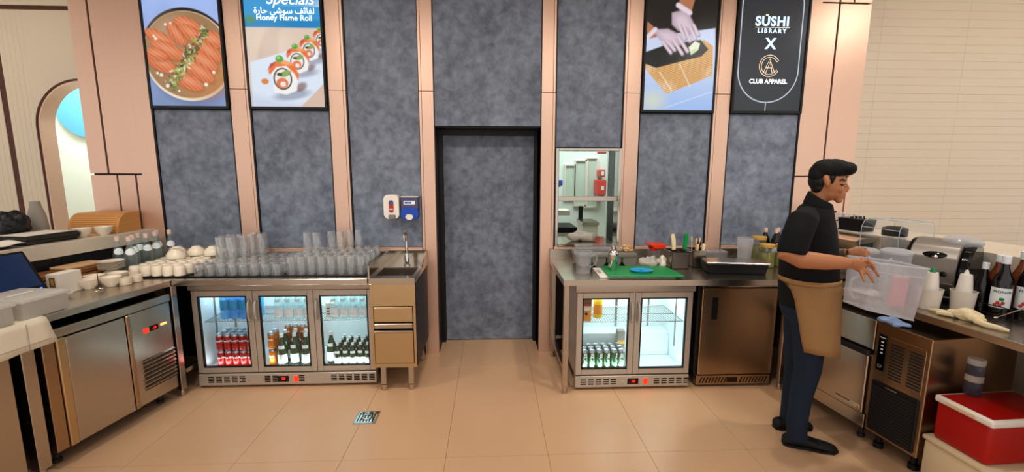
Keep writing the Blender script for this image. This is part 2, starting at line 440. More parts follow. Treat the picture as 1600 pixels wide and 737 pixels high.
# kitchen beyond the hatch ------------------------------------------------------------
bm = new()
box(bm, -.6, 3.4, 6.3, 6.4, 0, 3.0); box(bm, -.65, -.6, 4.3, 6.4, 0, 3.0); box(bm, 3.4, 3.45, 4.3, 6.4, 0, 3.0); box(bm, -.6, 3.4, 4.3, 6.4, 2.9, 3.0)
struct('wall_kitchen', bm, 'white_wall')
area('kitchen_tube_light', (1.2, 5.3, 2.88), 34, 1.6, .9, aim=(1.2, 5.3, 0), color=(.92, 1, .93))
# ------------------------------------------------------------------ far left: fluted cream wall with arch
YL = 5.2
def A(px, py): return atY(px, py, YL)
xe = A(73, 300).x + .0
ax0 = -4.93; ax1 = -4.93 + .95; ar = (ax1-ax0)/2; acx = (ax0+ax1)/2
zsp = A(59, 200).z                          # arch springing
ax0 = A(59, 200).x; ztop = A(125, 124).z; ar = ztop - zsp; acx = ax0 + ar; ax1 = acx + ar
arc = [(acx - ar*math.cos(R(a)), zsp + ar*math.sin(R(a))) for a in range(0, 181, 10)]
zc = A(50, 12).z
xg = A(14, 200).x
def flute(bm, x0, x1, z0, z1, y, pitch=.052, dep=.0025):
    k = max(1, int((x1-x0)/pitch)); xs = []
    for i in range(k):
        a = x0 + (x1-x0)*i/k; w = (x1-x0)/k
        xs += [(a, y+dep), (a+.12*w, y), (a+.88*w, y)]
    xs.append((x1, y+dep))
    lo = [bm.verts.new((x, yy, z0)) for x, yy in xs]; hi = [bm.verts.new((x, yy, z1)) for x, yy in xs]
    for i in range(len(xs)-1): bm.faces.new((lo[i], lo[i+1], hi[i+1], hi[i]))
bm = new()
flute(bm, -9.0, xg-.03, 0, zc-.02, YL); flute(bm, xg+.03, ax0, 0, zc-.02, YL)
box(bm, -9.0, ax0-.001, YL+.008, YL+.2, 0, zc-.02)
# above the arch: strips from the curve up
n_ = len(arc)
for (xa, za), (xb, zb) in zip(arc, arc[1:]):
    vs = [bm.verts.new(p) for p in ((xa, YL, za), (xb, YL, zb), (xb, YL, zc-.02), (xa, YL, zc-.02))]
    bm.faces.new(vs)
box(bm, ax1, -3.0, YL, YL+.2, 0, zc-.02)
wl = struct('wall_left', bm, 'cream', ang=20)
obj('groove_line', box(new(), -9.0, -3.0, YL+.004, YL+.03, zc-.022, zc+.022), 'walnut_line', wl)
obj('groove_line', box(new(), xg-.03, xg+.03, YL+.004, YL+.03, 0, zc-.022), 'walnut_line', wl)
obj('upper_wall', box(new(), -9.0, -3.0, YL-.01, YL+.2, zc+.022, CEIL+.2), 'cream', wl)
# copper arch lining (deep reveal) and its dark edge line
def arch_band(bm, r0, r1, y0, y1):
    pts = [(-1, 0)] 
    P0 = [(acx - r0, 0)] + [(acx - r0*math.cos(R(a)), zsp + r0*math.sin(R(a))) for a in range(0, 181, 6)] + [(acx + r0, 0)]
    P1 = [(acx - r1, 0)] + [(acx - r1*math.cos(R(a)), zsp + r1*math.sin(R(a))) for a in range(0, 181, 6)] + [(acx + r1, 0)]
    v = [[bm.verts.new((p[0], y, p[1])) for p in Pk] for Pk, y in ((P0, y0), (P1, y0), (P1, y1), (P0, y1))]
    for i in range(len(P0)-1):
        for a in range(4):
            b2 = (a+1) % 4; bm.faces.new((v[a][i], v[a][i+1], v[b2][i+1], v[b2][i]))
    return bm
obj('arch_reveal', arch_band(new(), ar-.008, ar-.03, YL-.004, YL+.17), 'copper', wl)
obj('arch_edge', arch_band(new(), ar+.006, ar-.012, YL-.012, YL+.02), 'walnut_line', wl)
# bright room beyond the arch with a round blue panel
struct('wall_beyond', box(new(), -8.5, -3.2, 6.6, 6.7, 0, 3.4), 'white_wall')
pb = atY(137, 165, 6.58); rb = 46/700*6.58*.99
bd = obj('wall_disc', lathe(new(), [(rb, 0), (rb, .03)], 48), 'blue_disc', loc=(pb.x, 6.58, pb.z)); bd.rotation_euler = (R(90), 0, 0)
tag(bd, 'large round sky-blue wall panel seen through the copper arch', 'wall panel')
area('arch_room_light', (-5.0, 6.0, 3.3), 48, 1.6, .5, aim=(-5.0, 6.3, 0), color=(.95, 1, 1))
# ------------------------------------------------------------------ far right: cream tile wall
YR = 4.62
wr = struct('wall_right', box(new(), 2.9, 8.2, YR+.008, YR+.2, 0, CEIL+.2), 'cream_grout')
tw, th = .92, .0815
t_me = mesh_from(box(new(), .0005, tw-.0005, 0, .009, .0005, th-.0005, .0004), 'tile'); t_me.materials.append(M['cream_tile'])
xt0 = atY(1511, 60, YR).x - 2*tw; k = 0
for j in range(9, 44):
    for i in range(5):
        obj('tile', t_me, None, wr, loc=(xt0 + tw*i - (0 if j < 22 else .0), YR, th*j))
obj('lower_wall', box(new(), xt0, xt0+5*tw, YR, YR+.008, 0, th*9), 'cream_tile', wr)
# ceiling downlight fittings (above the frame, they hold the lamps)
for x, y, *_ in LAMPS:
    t = thing('downlight', 'round recessed downlight in the ceiling above the counters', 'light', (x, y, CEIL), 0, 'ceiling downlights above the frame')
    obj('ring', lathe(new(), [(.075, -.012), (.095, -.012), (.098, -.003), (.098, 0), (.075, 0)], 24, cap=False), 'white_plastic', t)
# ================================================================== WALL SCREENS
def Q(px, py):
    p = atY(px, py, 3.885); return np.array((p.x, p.z))
KM = 3.885 / 700 * 1.02                     # metres per photo pixel on the wall plane
def sstep(d, w): return np.clip(.5 - d/(2*w), 0, 1)
class Paint:
    def __init__(s, x0, x1, z0, z1, step=.0048):
        s.nx = int((x1-x0)/step)+1; s.nz = int((z1-z0)/step)+1
        s.xs = np.linspace(x0, x1, s.nx); s.zs = np.linspace(z0, z1, s.nz)
        s.X, s.Z = np.meshgrid(s.xs, s.zs); s.img = np.zeros((s.nz, s.nx, 3)); s.g = np.random.default_rng(3)
    def noise(s, f, seed=0):
        g = np.random.default_rng(seed); n = np.zeros_like(s.X)
        for k in range(14):
            a = g.uniform(0, 6.28); ff = f*g.uniform(.5, 1.8); n += np.sin((s.X*math.cos(a)+s.Z*math.sin(a))*ff + g.uniform(0, 6.28))
        return n/5
    def fill(s, c, m=None):
        c = np.array(lin(c)) if isinstance(c, str) else c
        m = np.ones_like(s.X) if m is None else m
        s.img = s.img*(1-m[..., None]) + c*m[..., None]
    def ell(s, c, rx, ry, rot=0, w=.003):
        a = R(rot); dx, dz = s.X-c[0], s.Z-c[1]
        u = dx*math.cos(a)+dz*math.sin(a); v = -dx*math.sin(a)+dz*math.cos(a)
        q = np.sqrt((u/rx)**2+(v/ry)**2); return sstep((q-1)*min(rx, ry), w)
    def poly(s, pts, w=.003):
        pts = [np.array(p) for p in pts]; N = len(pts); d = np.full(s.X.shape, 1e9); ins = np.zeros(s.X.shape, bool)
        for i in range(N):
            a, b2 = pts[i], pts[(i+1) % N]; ab = b2-a
            t = np.clip(((s.X-a[0])*ab[0]+(s.Z-a[1])*ab[1])/(ab@ab+1e-12), 0, 1)
            d = np.minimum(d, np.hypot(s.X-a[0]-t*ab[0], s.Z-a[1]-t*ab[1]))
            with np.errstate(divide='ignore', invalid='ignore'):
                c = ((a[1] > s.Z) != (b2[1] > s.Z)) & (s.X < (b2[0]-a[0])*(s.Z-a[1])/(b2[1]-a[1]+1e-12)+a[0])
            ins ^= c
        return sstep(np.where(ins, -d, d), w)
    def line(s, pts, r, w=.002):
        d = np.full(s.X.shape, 1e9)
        for a, b2 in zip(pts, pts[1:]):
            a, b2 = np.array(a), np.array(b2); ab = b2-a
            t = np.clip(((s.X-a[0])*ab[0]+(s.Z-a[1])*ab[1])/(ab@ab+1e-12), 0, 1)
            d = np.minimum(d, np.hypot(s.X-a[0]-t*ab[0], s.Z-a[1]-t*ab[1]))
        return sstep(d-r, w)
    def mesh(s, name, y):
        co = np.stack([s.X.ravel(), np.full(s.X.size, y), s.Z.ravel()], 1)
        idx = np.arange(s.X.size).reshape(s.X.shape)
        fc = np.stack([idx[:-1, :-1], idx[:-1, 1:], idx[1:, 1:], idx[1:, :-1]], -1).reshape(-1, 4)
        me = bpy.data.meshes.new(name); me.from_pydata(co.tolist(), [], fc.tolist())
        at = me.color_attributes.new('print', 'FLOAT_COLOR', 'POINT')
        at.data.foreach_set('color', np.concatenate([np.clip(s.img, 0, 1).reshape(-1, 3), np.ones((s.X.size, 1))], 1).astype(np.float32).ravel())
        return me
m = bpy.data.materials.new('screen_print'); m.use_nodes = True; nt = m.node_tree; b = nt.nodes['Principled BSDF']
va = nt.nodes.new('ShaderNodeVertexColor'); va.layer_name = 'print'
b.inputs['Base Color'].default_value = (.01, .01, .01, 1); b.inputs['Roughness'].default_value = .25
nt.links.new(va.outputs['Color'], b.inputs['Emission Color']); b.inputs['Emission Strength'].default_value = .76
M['screen_print'] = m
mat('screen_ink_white', '#f6fbff', .5, var=.01, emit=.78); mat('screen_ink_blue', '#bfe0ff', .5, var=.01, emit=.74); mat('screen_ink_sand', '#e6cfb4', .5, var=.01, emit=.74)
def screen(x0, x1, label, pt):
    z0, z1 = 2.142, 3.262; cx = (x0+x1)/2
    t = thing('wall_screen', label, 'screen', (0, 0, 0), 0, 'portrait menu screens on the plaster wall')
    bm = new(); bz = .018; y0, y1 = 3.875, 3.93
    box(bm, x0, x0+bz, y0, y1, z0, z1, .002); box(bm, x1-bz, x1, y0, y1, z0, z1, .002)
    box(bm, x0+bz, x1-bz, y0, y1, z0, z0+bz+.004, .002); box(bm, x0+bz, x1-bz, y0, y1, z1-bz, z1, .002)
    box(bm, x0+bz, x1-bz, y0+.02, y1, z0+bz, z1-bz)
    obj('bezel', bm, 'black_plastic', t)
    obj('display_panel', pt.mesh('display_panel', 3.886), 'screen_print', t)
    return t
def scr_text(t, s, px, py, hpx, m, bold=0, spacing=1., shear=0., sx=1.):
    p = atY(px, py, 3.885); me = stand_text(text_mesh(s, hpx*KM*1.42, bold, spacing, shear))
    for v in me.vertices: v.co.x *= sx
    return obj('lettering', me, m, t, loc=(p.x, 3.8845, p.z))
IN = .017
# screen one: salmon plate
P = Paint(-2.755+IN, -2.137-IN, 2.142+IN, 3.262-IN)
P.fill('#a9bfee'); g_ = np.clip((P.Z-2.16)/.8, 0, 1)[..., None]; P.img = P.img*(.62+.42*g_) * (1+.04*P.noise(20)[..., None])
c0 = Q(293, 87); P.fill('#5d6a98', .6*P.ell(c0+[.03, -.04], .345, .345, w=.04))
P.fill('#2e1d1c', P.ell(c0+[0, .012], .352, .352)); P.fill('#efe0c4', P.ell(c0+[.003, -.006], .345, .345)); P.fill('#a98560', P.ell(c0+[0, .004], .334, .332))
P.fill('#c98c50', .75*P.ell(c0+[.10, -.10], .24, .22, w=.05)); P.fill('#cbb096', .55*P.ell(c0+[-.13, .16], .16, .12, 30, w=.06))
sl = [(250, 60, 22, 9, -28), (262, 78, 24, 10, -25), (251, 98, 21, 11, -30), (276, 53, 18, 9, -55), (292, 38, 18, 9, -20), (298, 52, 18, 9, -35), (332, 62, 15, 11, -25), (326, 80, 20, 10, -40), (319, 96, 20, 11, -35), (312, 112, 22, 10, -35), (296, 128, 20, 10, -25), (245, 85, 14, 8, -15)]
for i, (x, y, a, b_, r_) in enumerate(sl):
    c = Q(x, y); P.fill('#6e3318', .5*P.ell(c+[.004, -.009], a*KM, b_*KM, r_, w=.012)); mm = P.ell(c, a*KM, b_*KM, r_, w=.004)
    st = np.sin(((P.X-c[0])*math.cos(R(r_+70))+(P.Z-c[1])*math.sin(R(r_+70)))*260 + P.noise(25, i))*.5+.5
    P.fill('#cf6a38', mm); P.fill('#f0a478', mm*st*.55); P.fill('#f2b590', .5*P.ell(c+[-.006, .012], a*KM*.7, b_*KM*.4, r_, w=.015))
gg = np.random.default_rng(5)
for k in range(230):
    t_ = gg.uniform(0, 1); x, y = 266+(322-266)*t_+gg.normal(0, 4.5), 133+(46-133)*t_+gg.normal(0, 4.5)
    c = ['#6d8f3a', '#9cbb58', '#4f6b2a', '#e9e4c8', '#7a4a4c', '#b7cf80', '#3b3a24', '#5a2f38'][gg.integers(8)]
    P.fill(c, .9*P.ell(Q(x, y), gg.uniform(1.0, 3.6)*KM, gg.uniform(.6, 1.4)*KM, gg.uniform(0, 180)))
for x, y, r_ in ((322, 132, 2.6), (334, 113, 2.2), (262, 134, 2.6), (252, 117, 2.4), (246, 114, 1.8), (243, 60, 2), (240, 56, 1.6), (258, 38, 1.8), (266, 36, 1.6), (347, 79, 1.5), (280, 142, 1.6)):
    P.fill('#f4ead8', P.ell(Q(x, y), r_*KM, r_*KM))
s1 = screen(-2.755, -2.137, 'wall screen showing sliced salmon on a round plate', P)
# screen two: flame rolls on the beach
P = Paint(-1.975+IN, -1.345-IN, 2.142+IN, 3.262-IN)
hz_ = Q(440, 43)[1]; P.fill('#3aa0d8'); up = np.clip((P.Z-hz_)/.9, 0, 1)
P.fill('#6fb9ea', up); P.fill('#eaf4fb', np.clip(P.noise(9, 2)*.6+.1, 0, .8)*(P.Z > hz_+.16)); P.fill('#1d8ec6', sstep(np.abs(P.Z-hz_-.03)-.03, .01)); P.fill('#5b9a6a', P.ell(Q(390, 30), .04, .03, w=.02))
low = sstep(P.Z-hz_, .004); P.fill('#e0cdbd', low); P.fill('#cdb5a6', low*np.clip(P.noise(14, 4), 0, .6))
P.fill('#dde6f3', P.poly([Q(391, 97), Q(510, 62), Q(511, 130), Q(470, 166), Q(396, 166)], .006)); P.fill('#b8c4de', .6*P.poly([Q(395, 150), Q(470, 166), Q(396, 168)], .05))
P.fill('#d9bfae', P.poly([Q(511, 125), Q(511, 168), Q(470, 168)], .006))
def roll(x, y, s, seed):
    c = Q(x, y); k_ = s*KM
    P.fill('#6b7088', .55*P.ell(c+[.5*k_, -1.15*k_], 1.25*k_, .35*k_, 8, w=.012)); P.fill('#7a3d28', .7*P.ell(c+[1.15*k_, -.6*k_], .45*k_, .28*k_, 30, w=.01))
    P.fill('#f2f0ee', P.poly([c+np.array(p)*k_ for p in ((-.85, .5), (-.75, -1.0), (.1, -1.15), (.85, -.85), (1.0, .3), (.6, 1.0), (-.5, 1.0))], .006))
    P.fill('#2b2b2a', P.ell(c+[-.1*k_, -.05*k_], .66*k_, .76*k_)); P.fill('#efe8e2', P.ell(c+[-.1*k_, -.05*k_], .56*k_, .66*k_))
    P.fill('#e0805a', P.ell(c+[-.15*k_, -.35*k_], .42*k_, .36*k_)); P.fill('#f6e6da', P.ell(c+[-.1*k_, -.42*k_], .2*k_, .18*k_))
    P.fill('#8fae58', P.ell(c+[.1*k_, .3*k_], .42*k_, .2*k_, 20)); P.fill('#34402c', P.ell(c+[-.3*k_, .25*k_], .2*k_, .12*k_))
    P.fill('#e87a34', P.poly([c+np.array(p)*k_ for p in ((-1.1, .35), (-.9, .95), (-.1, 1.3), (.7, 1.0), (1.05, .3), (1.0, -.2), (.75, .3), (.2, .85), (-.5, .75), (-.95, .25))], .005))
    P.fill('#b3293a', .8*P.poly([c+np.array(p)*k_ for p in ((-1.15, .5), (-.9, 1.0), (-.4, 1.2), (-.7, .85))], .005)); P.fill('#f6c878', .6*P.ell(c+[.15*k_, 1.05*k_], .5*k_, .12*k_, -12, w=.006))
    P.fill('#59a53a', P.ell(c+[-.25*k_, 1.32*k_], .28*k_, .25*k_)); P.fill('#a3da78', .8*P.ell(c+[-.32*k_, 1.40*k_], .12*k_, .1*k_))
roll(503, 62, 11, 1); roll(484, 78, 13, 2); roll(466, 95, 15, 3); roll(444, 122, 20, 4)
P.fill('#d98a3a', P.ell(Q(414, 127), .03, .022))
s2 = screen(-1.975, -1.345, 'wall screen showing flame sushi rolls on a beach with blue sky', P)
scr_text(s2, 'Honey Flame Roll', 444, 28, 7.6, 'screen_ink_white', bold=.0005)
AR_TXT = ''.join(reversed('\uFEDF\uFED4\uFE8E\uFE8B\uFED2 \uFEB3\uFEEE\uFEB7\uFEF2 \uFEA3\uFE8E\uFEAD\uFE93'))
scr_text(s2, AR_TXT, 444, 17, 8.0, 'screen_ink_white', bold=.0008)
scr_text(s2, 'Specials', 452, -1, 15, 'screen_ink_white', bold=.0006, shear=.35, sx=1.0)
# screen three: gloved hands rolling sushi
P = Paint(1.283+IN, 1.917-IN, 2.142+IN, 3.262-IN)
P.fill('#24211f'); P.fill('#3a3531', np.clip(P.noise(8, 1)*.3, 0, .4)); bt = P.poly([Q(1000, 60), Q(1118, 44), Q(1118, 180), Q(995, 180)], .005)
P.fill('#cfd9f2', bt); P.fill('#a7c3ee', bt*np.clip((Q(1050, 100)[1]-P.Z)/.35, 0, 1)); P.fill('#e6e3b0', .55*P.ell(Q(1020, 158), .1, .08, w=.05))
P.fill('#dfe6f6', P.line([Q(1040, 168), Q(1113, 143)], .003)*.8)
mt = P.poly([Q(1004, 102), Q(1100, 62), Q(1114, 72), Q(1113, 118), Q(1041, 147)], .003)
P.fill('#c58d4b', mt); a = R(20)
st = np.sin((P.X*math.sin(R(-17))*-1+P.Z*math.cos(R(17)))*0 + ((P.Z-P.X*math.tan(R(17)))*420))*.5+.5
P.fill('#f0cf98', mt*st*.75); P.fill('#fdf1dc', mt*np.clip(P.noise(18, 3), 0, .7)*st*.8)
P.fill('#6e5a48', .5*P.ell(Q(1060, 118), .18, .03, 18, w=.03)*mt*0)
for q in ((Q(1030, 112), Q(1050, 142)), (Q(1062, 100), Q(1078, 135))): P.fill('#fbf2e4', P.line(q, .0025))
P.fill('#1d211d', P.poly([Q(1001, 84), Q(1040, 70), Q(1095, 62), Q(1107, 77), Q(1096, 88), Q(1025, 106), Q(1004, 98)], .004)); P.fill('#39423a', .5*P.line([Q(1030, 104), Q(1098, 84)], .004))
P.fill('#e6ecd2', P.poly([Q(1076, 74), Q(1086, 64), Q(1094, 68), Q(1091, 78), Q(1080, 86)], .004)); P.fill('#b8d39a', .7*P.ell(Q(1084, 80), .025, .015, 40))
def hand(palm, fingers, arm):
    P.fill('#b9805e', P.poly(arm, .004)); P.fill('#c9b3bf', P.poly(palm, .008))
    P.fill('#e9d9e4', .6*P.poly([np.array(palm).mean(0)+(np.array(p)-np.array(palm).mean(0))*.6 for p in palm], .02))
    for f in fingers:
        P.fill('#7d6a78', .7*P.line([Q(*p)+[.004, -.006] for p in f], .016, .006)); P.fill('#d5c1cc', P.line([Q(*p) for p in f], .0135, .004)); P.fill('#f1e4ec', .6*P.line([Q(*p)+[-.003, .004] for p in f], .005, .005))
hand([Q(1050, 20), Q(1066, 16), Q(1078, 24), Q(1088, 45), Q(1080, 55), Q(1060, 48), Q(1050, 38)], [((1084, 40), (1091, 54)), ((1078, 42), (1086, 60)), ((1070, 44), (1078, 64)), ((1062, 40), (1070, 60))], [Q(1062, -4), Q(1087, -4), Q(1080, 20), Q(1062, 16)])
P.fill('#e6d9e2', P.line([Q(1060, 8), Q(1078, 20)], .02, .006))
hand([Q(1020, 46), Q(1044, 45), Q(1062, 54), Q(1070, 68), Q(1050, 74), Q(1030, 62)], [((1060, 58), (1074, 80)), ((1052, 62), (1066, 84)), ((1042, 64), (1054, 78)), ((1036, 66), (1048, 82))], [Q(1006, 28), Q(1024, 44), Q(1026, 58), Q(1004, 62)])
P.fill('#e6d9e2', P.line([Q(1010, 60), Q(1024, 46)], .018, .006))
s3 = screen(1.283, 1.917, 'wall screen showing gloved hands rolling sushi on a bamboo mat', P)
# screen four: dark logo card
P = Paint(2.068+IN, 2.694-IN, 2.142+IN, 3.262-IN)
P.fill('#3a3d42'); P.fill('#2c2f34', np.clip(P.noise(5, 1)*.3+.2, 0, .6)); P.fill('#4c5056', .35*P.ell(Q(1200, 60), .3, .5, w=.2))
# outline: rounded arch shape, straight sides, round bottom, stem
Lx, Rx_ = Q(1157, 60)[0], Q(1252, 60)[0]; cx = (Lx+Rx_)/2; rr = (Rx_-Lx)/2; zb = Q(1200, 160)[1]; zt = 3.30
zb_c = zb+rr
pts = [(Lx, 3.02)] + [(cx - rr*math.cos(R(a)), zb_c - rr*math.sin(R(a))) for a in range(0, 181, 6)] + [(Rx_, 3.02)] + [(cx + rr*math.cos(R(a)), 3.02 - -rr*.85*math.sin(R(a))) for a in range(6, 181, 6)]
P.fill('#dfe8f4', P.line(pts, .0038)); P.fill('#dfe8f4', P.line([(cx, zb), (cx, 2.15)], .0032))
s4 = screen(2.068, 2.694, 'dark wall screen with white logos inside a rounded outline', P)
scr_text(s4, 'SUSHI', 1207, 34, 13, 'screen_ink_blue', bold=.004, spacing=1.1)
pA = atY(1199, 23.5, 3.885); obj('accent', box(new(), -.012, .012, 0, .0006, -.006, .006), 'screen_ink_sand', s4, loc=(pA.x, 3.8845, pA.z))
pA = atY(1207, 43, 3.885); obj('rule', box(new(), -.15, .15, 0, .0006, -.002, .002), 'screen_ink_sand', s4, loc=(pA.x, 3.8845, pA.z))
scr_text(s4, 'LIBRARY', 1206, 48.5, 6, 'screen_ink_blue', bold=.0022, spacing=1.45)
scr_text(s4, 'X', 1204, 69, 15, 'screen_ink_blue', bold=.004)
scr_text(s4, 'CLUB APPAREL', 1200, 127.5, 6.2, 'screen_ink_white', bold=.0012)
# ring emblem: letter C as double ring around letter A
pE = atY(1202, 103, 3.885); bm = new(); r0 = 15.5*KM
for rr_, w_ in ((r0, .0026), (r0*.80, .0022)):
    tube(bm, [(rr_*math.cos(R(a)), 0, rr_*math.sin(R(a))) for a in range(28, 333, 8)], w_, 6)
for sgn in (1, -1): tube(bm, [(r0*.90*math.cos(R(28)) + sgn*0, 0, sgn*r0*.9*math.sin(R(28)))] + [(r0*.80*math.cos(R(28)), 0, sgn*r0*.8*math.sin(R(28)))], .0022, 6)
for off in (0, .022):
    tube(bm, [(-r0*.55+off, 0, -r0*.62), (off*.2, 0, r0*.66-off), (r0*.55-off, 0, -r0*.62)], .0024, 6)
tube(bm, [(-r0*.3, 0, -r0*.18), (r0*.3, 0, -r0*.18)], .0022, 6); tube(bm, [(-r0*.55, 0, -r0*.62), (-r0*.55+.022, 0, -r0*.62)], .0022, 6); tube(bm, [(r0*.55, 0, -r0*.62), (r0*.55-.022, 0, -r0*.62)], .0022, 6)
obj('emblem', bm, 'screen_ink_sand', s4, loc=(pE.x, 3.8835, pE.z))
# ================================================================== WORKTOPS AND UNITS
def leg(bm, x, y, z1, w=.04):
    box(bm, x-w/2, x+w/2, y-w/2, y+w/2, .05, z1, .003); lathe(bm, [(.0, 0), (.018, 0), (.02, .012), (.014, .05)], 12, x, y)
    return bm
YBL, YBR = 3.19, 3.095
# left wing worktop (splayed) -------------------------------------------------------
t = thing('left_worktop', 'stainless worktop of the left wing carrying white bowls and a monitor', 'worktop', (0, 0, 0))
A0 = LW(.0, 0); B0 = LW(2.3, 0); C0 = LW(2.3, .72); D0 = LW(-.66, .72)
poly = [(A0.x, A0.y), (B0.x, B0.y), (C0.x, C0.y), (D0.x, min(D0.y, 3.86)), (-2.28, 3.86)]
obj('top_sheet', prism(new(), poly, TOP-.042, TOP, 'z', .003), 'steel_top', t)
for u, n_ in ((-.035, .03), (.862, .03), (2.2, .03), (2.2, .66), (.86, .66)):
    p = LW(u, n_); o = obj('leg', leg(new(), 0, 0, TOP-.042, .06 if u > .5 else .045), 'steel', t, loc=p, rotz=AL)
p = LW(.7, .69); obj('rear_skirt', box(new(), -1.4, 1.4, 0, .015, TOP, TOP+.0), 'steel', t, loc=p, rotz=AL) if False else None
# raised bar with marble top behind the left wing
t = thing('left_bar', 'raised bar with pale marble top behind the left wing', 'bar counter', (0, 0, 0))
def lpoly(pts): return [(LW(u, n_).x, LW(u, n_).y) for u, n_ in pts]
e0 = -.52
def u_at_wall(n_): return (L0.y + LN.y*n_ - 3.897) / -LU.y
obj('bar_wall', prism(new(), lpoly([(u_at_wall(.755), .755), (2.3, .755), (2.3, 1.1), (u_at_wall(1.1), 1.1)]), 0, 1.06), 'dark_grey', t)
obj('marble_slab', prism(new(), lpoly([(u_at_wall(.68), .68), (2.3, .68), (2.3, 1.2), (u_at_wall(1.2), 1.2)]), 1.06, 1.156, 'z', .002), 'marble', t)
# back-left worktop with splash ------------------------------------------------------
t = thing('back_left_worktop', 'stainless worktop covered with upturned glasses under the screens', 'worktop', (0, 0, 0))
obj('top_sheet', box(new(), -2.262, -.893, YBL, 3.86, TOP-.042, TOP, .003), 'steel_top', t)
obj('splash', box(new(), -2.75, -.893, 3.86, 3.888, TOP-.02, .958, .002), 'steel', t)
obj('rear_rail', box(new(), -2.2, -.92, 3.8, 3.83, .2, .24), 'steel', t)
for x in (-2.2, -.93): obj('leg', leg(new(), x, 3.80, TOP-.042), 'steel', t)
obj('side_rail', box(new(), -2.275, -2.25, 3.24, 3.78, .17, .20), 'steel', t)
# sink unit -----------------------------------------------------------------------------
sx0, sx1 = -.890, -.555
t = thing('sink_unit', 'narrow stainless hand-wash sink cabinet with two drawers on legs', 'sink', (0, 0, 0))
yf = YBL + .005
bm = new()
box(bm, sx0, sx1, yf, yf+.075, TOP-.045, TOP+.002, .002); box(bm, sx0, sx0+.03, yf+.075, 3.86, TOP-.045, TOP+.002, .002); box(bm, sx1-.03, sx1, yf+.075, 3.86, TOP-.045, TOP+.002, .002); box(bm, sx0+.03, sx1-.03, 3.55, 3.86, TOP-.045, TOP+.002, .002)
obj('top_rim', bm, 'steel_bright', t)
bm = new(); d_ = .16
box(bm, sx0+.03, sx1-.03, yf+.075, 3.55, TOP-d_-.012, TOP-d_); box(bm, sx0+.028, sx0+.032, yf+.075, 3.55, TOP-d_, TOP-.002); box(bm, sx1-.032, sx1-.028, yf+.075, 3.55, TOP-d_, TOP-.002); box(bm, sx0+.03, sx1-.03, yf+.073, yf+.077, TOP-d_, TOP-.002); box(bm, sx0+.03, sx1-.03, 3.548, 3.552, TOP-d_, TOP-.002)
obj('basin', bm, 'steel', t)
obj('left_upstand', box(new(), sx0-.003, sx0+.012, yf+.01, 3.86, TOP, TOP+.088, .002), 'steel_bright', t)
obj('rear_upstand', box(new(), sx0, sx1, 3.85, 3.888, TOP, .965, .002), 'steel_bright', t)
obj('right_upstand', prism(new(), [(yf+.35, TOP), (3.86, TOP), (3.86, .965), (3.78, .965)], sx1-.006, sx1, 'x'), 'steel_bright', t)
obj('drain_pipe', tube(new(), [(-.735, 3.5, TOP-d_), (-.735, 3.5, TOP-d_+.085)], .014, 12), 'steel_bright', t)
bm = new()
zc0, zc1 = .19, TOP-.045
box(bm, sx0+.004, sx0+.022, yf+.02, 3.82, zc0, zc1); box(bm, sx1-.022, sx1-.004, yf+.02, 3.82, zc0, zc1); box(bm, sx0+.022, sx1-.022, 3.80, 3.82, zc0, zc1); box(bm, sx0+.022, sx1-.022, yf+.02, 3.80, zc0, zc0+.02); box(bm, sx0+.022, sx1-.022, yf+.022, yf+.04, .665, zc1); box(bm, sx0+.022, sx1-.022, yf+.022, yf+.04, zc0, .22)
obj('cabinet_body', bm, 'steel_warm', t)
obj('side_panel', box(new(), sx1-.003, sx1+.001, yf+.03, 3.82, zc0+.01, zc1-.002), 'dark_grey', t)
dr = obj('drawer', box(new(), sx0+.026, sx1-.026, yf+.012, yf+.3, .545, .658, .003), 'steel_warm', t)
obj('drawer_lip', box(new(), sx0+.026, sx1-.026, yf+.004, yf+.028, .495, .536, .006), 'steel', t)
dr = obj('drawer', box(new(), sx0+.026, sx1-.026, yf+.012, yf+.3, .225, .468, .003), 'steel_warm', t)
obj('handle', box(new(), sx0+.026, sx1-.026, yf-.006, yf+.014, .466, .486, .006), 'steel_bright', dr)
for x in (sx0+.075, sx1-.055):
    for y in (yf+.05, 3.76):
        lg = obj('leg', box(new(), x-.02, x+.02, y-.02, y+.02, .05, zc0, .003), 'steel', t)
        obj('foot', lathe(new(), [(.012, .05), (.02, .045), (.022, .015), (.016, .0)], 14, x, y), 'steel_bright', lg)
# faucet
tp = thing('faucet', 'slim chrome goose-neck tap behind the hand-wash basin', 'faucet', (-.690, 3.64, TOP+.002))
obj('base', lathe(new(), [(.026, 0), (.026, .008), (.019, .014), (.019, .085), (.012, .10)], 16), 'chrome', tp)
obj('spout', tube(new(), [(0, 0, .09), (0, 0, .24)] + [(0, -.045+.045*math.cos(R(a)), .24+.045*math.sin(R(a))) for a in range(15, 181, 15)] + [(0, -.09, .215)], .0085, 10), 'chrome', tp)
obj('lever', tube(new(), [(.018, 0, .06), (.045, -.01, .085)], .005, 8), 'chrome', tp)
obj('hose_cover', lathe(new(), [(.011, .10), (.013, .16), (.010, .2)], 12), 'chrome', tp)
# back-right worktop ---------------------------------------------------------------------
t = thing('back_right_worktop', 'stainless worktop on legs right of the door with a green cutting board', 'worktop', (0, 0, 0))
obj('top_sheet', prism(new(), [(.515, YBR), (2.245, YBR-.05), (2.7, 2.95), (2.69, 3.86), (.515, 3.86)], TOP-.042, TOP, 'z', .003), 'steel_top', t)
obj('splash', box(new(), .515, 2.69, 3.86, 3.888, TOP-.02, .965, .002), 'steel', t)
for x, y in ((.545, YBR+.04), (.545, 3.80), (2.2, YBR+.03), (2.2, 3.8)): obj('leg', leg(new(), x, y, TOP-.042), 'steel', t)
obj('side_rail', box(new(), .53, .56, YBR+.06, 3.78, .17, .20), 'steel', t); obj('rear_rail', box(new(), .57, 2.18, 3.79, 3.81, .17, .20), 'steel', t)
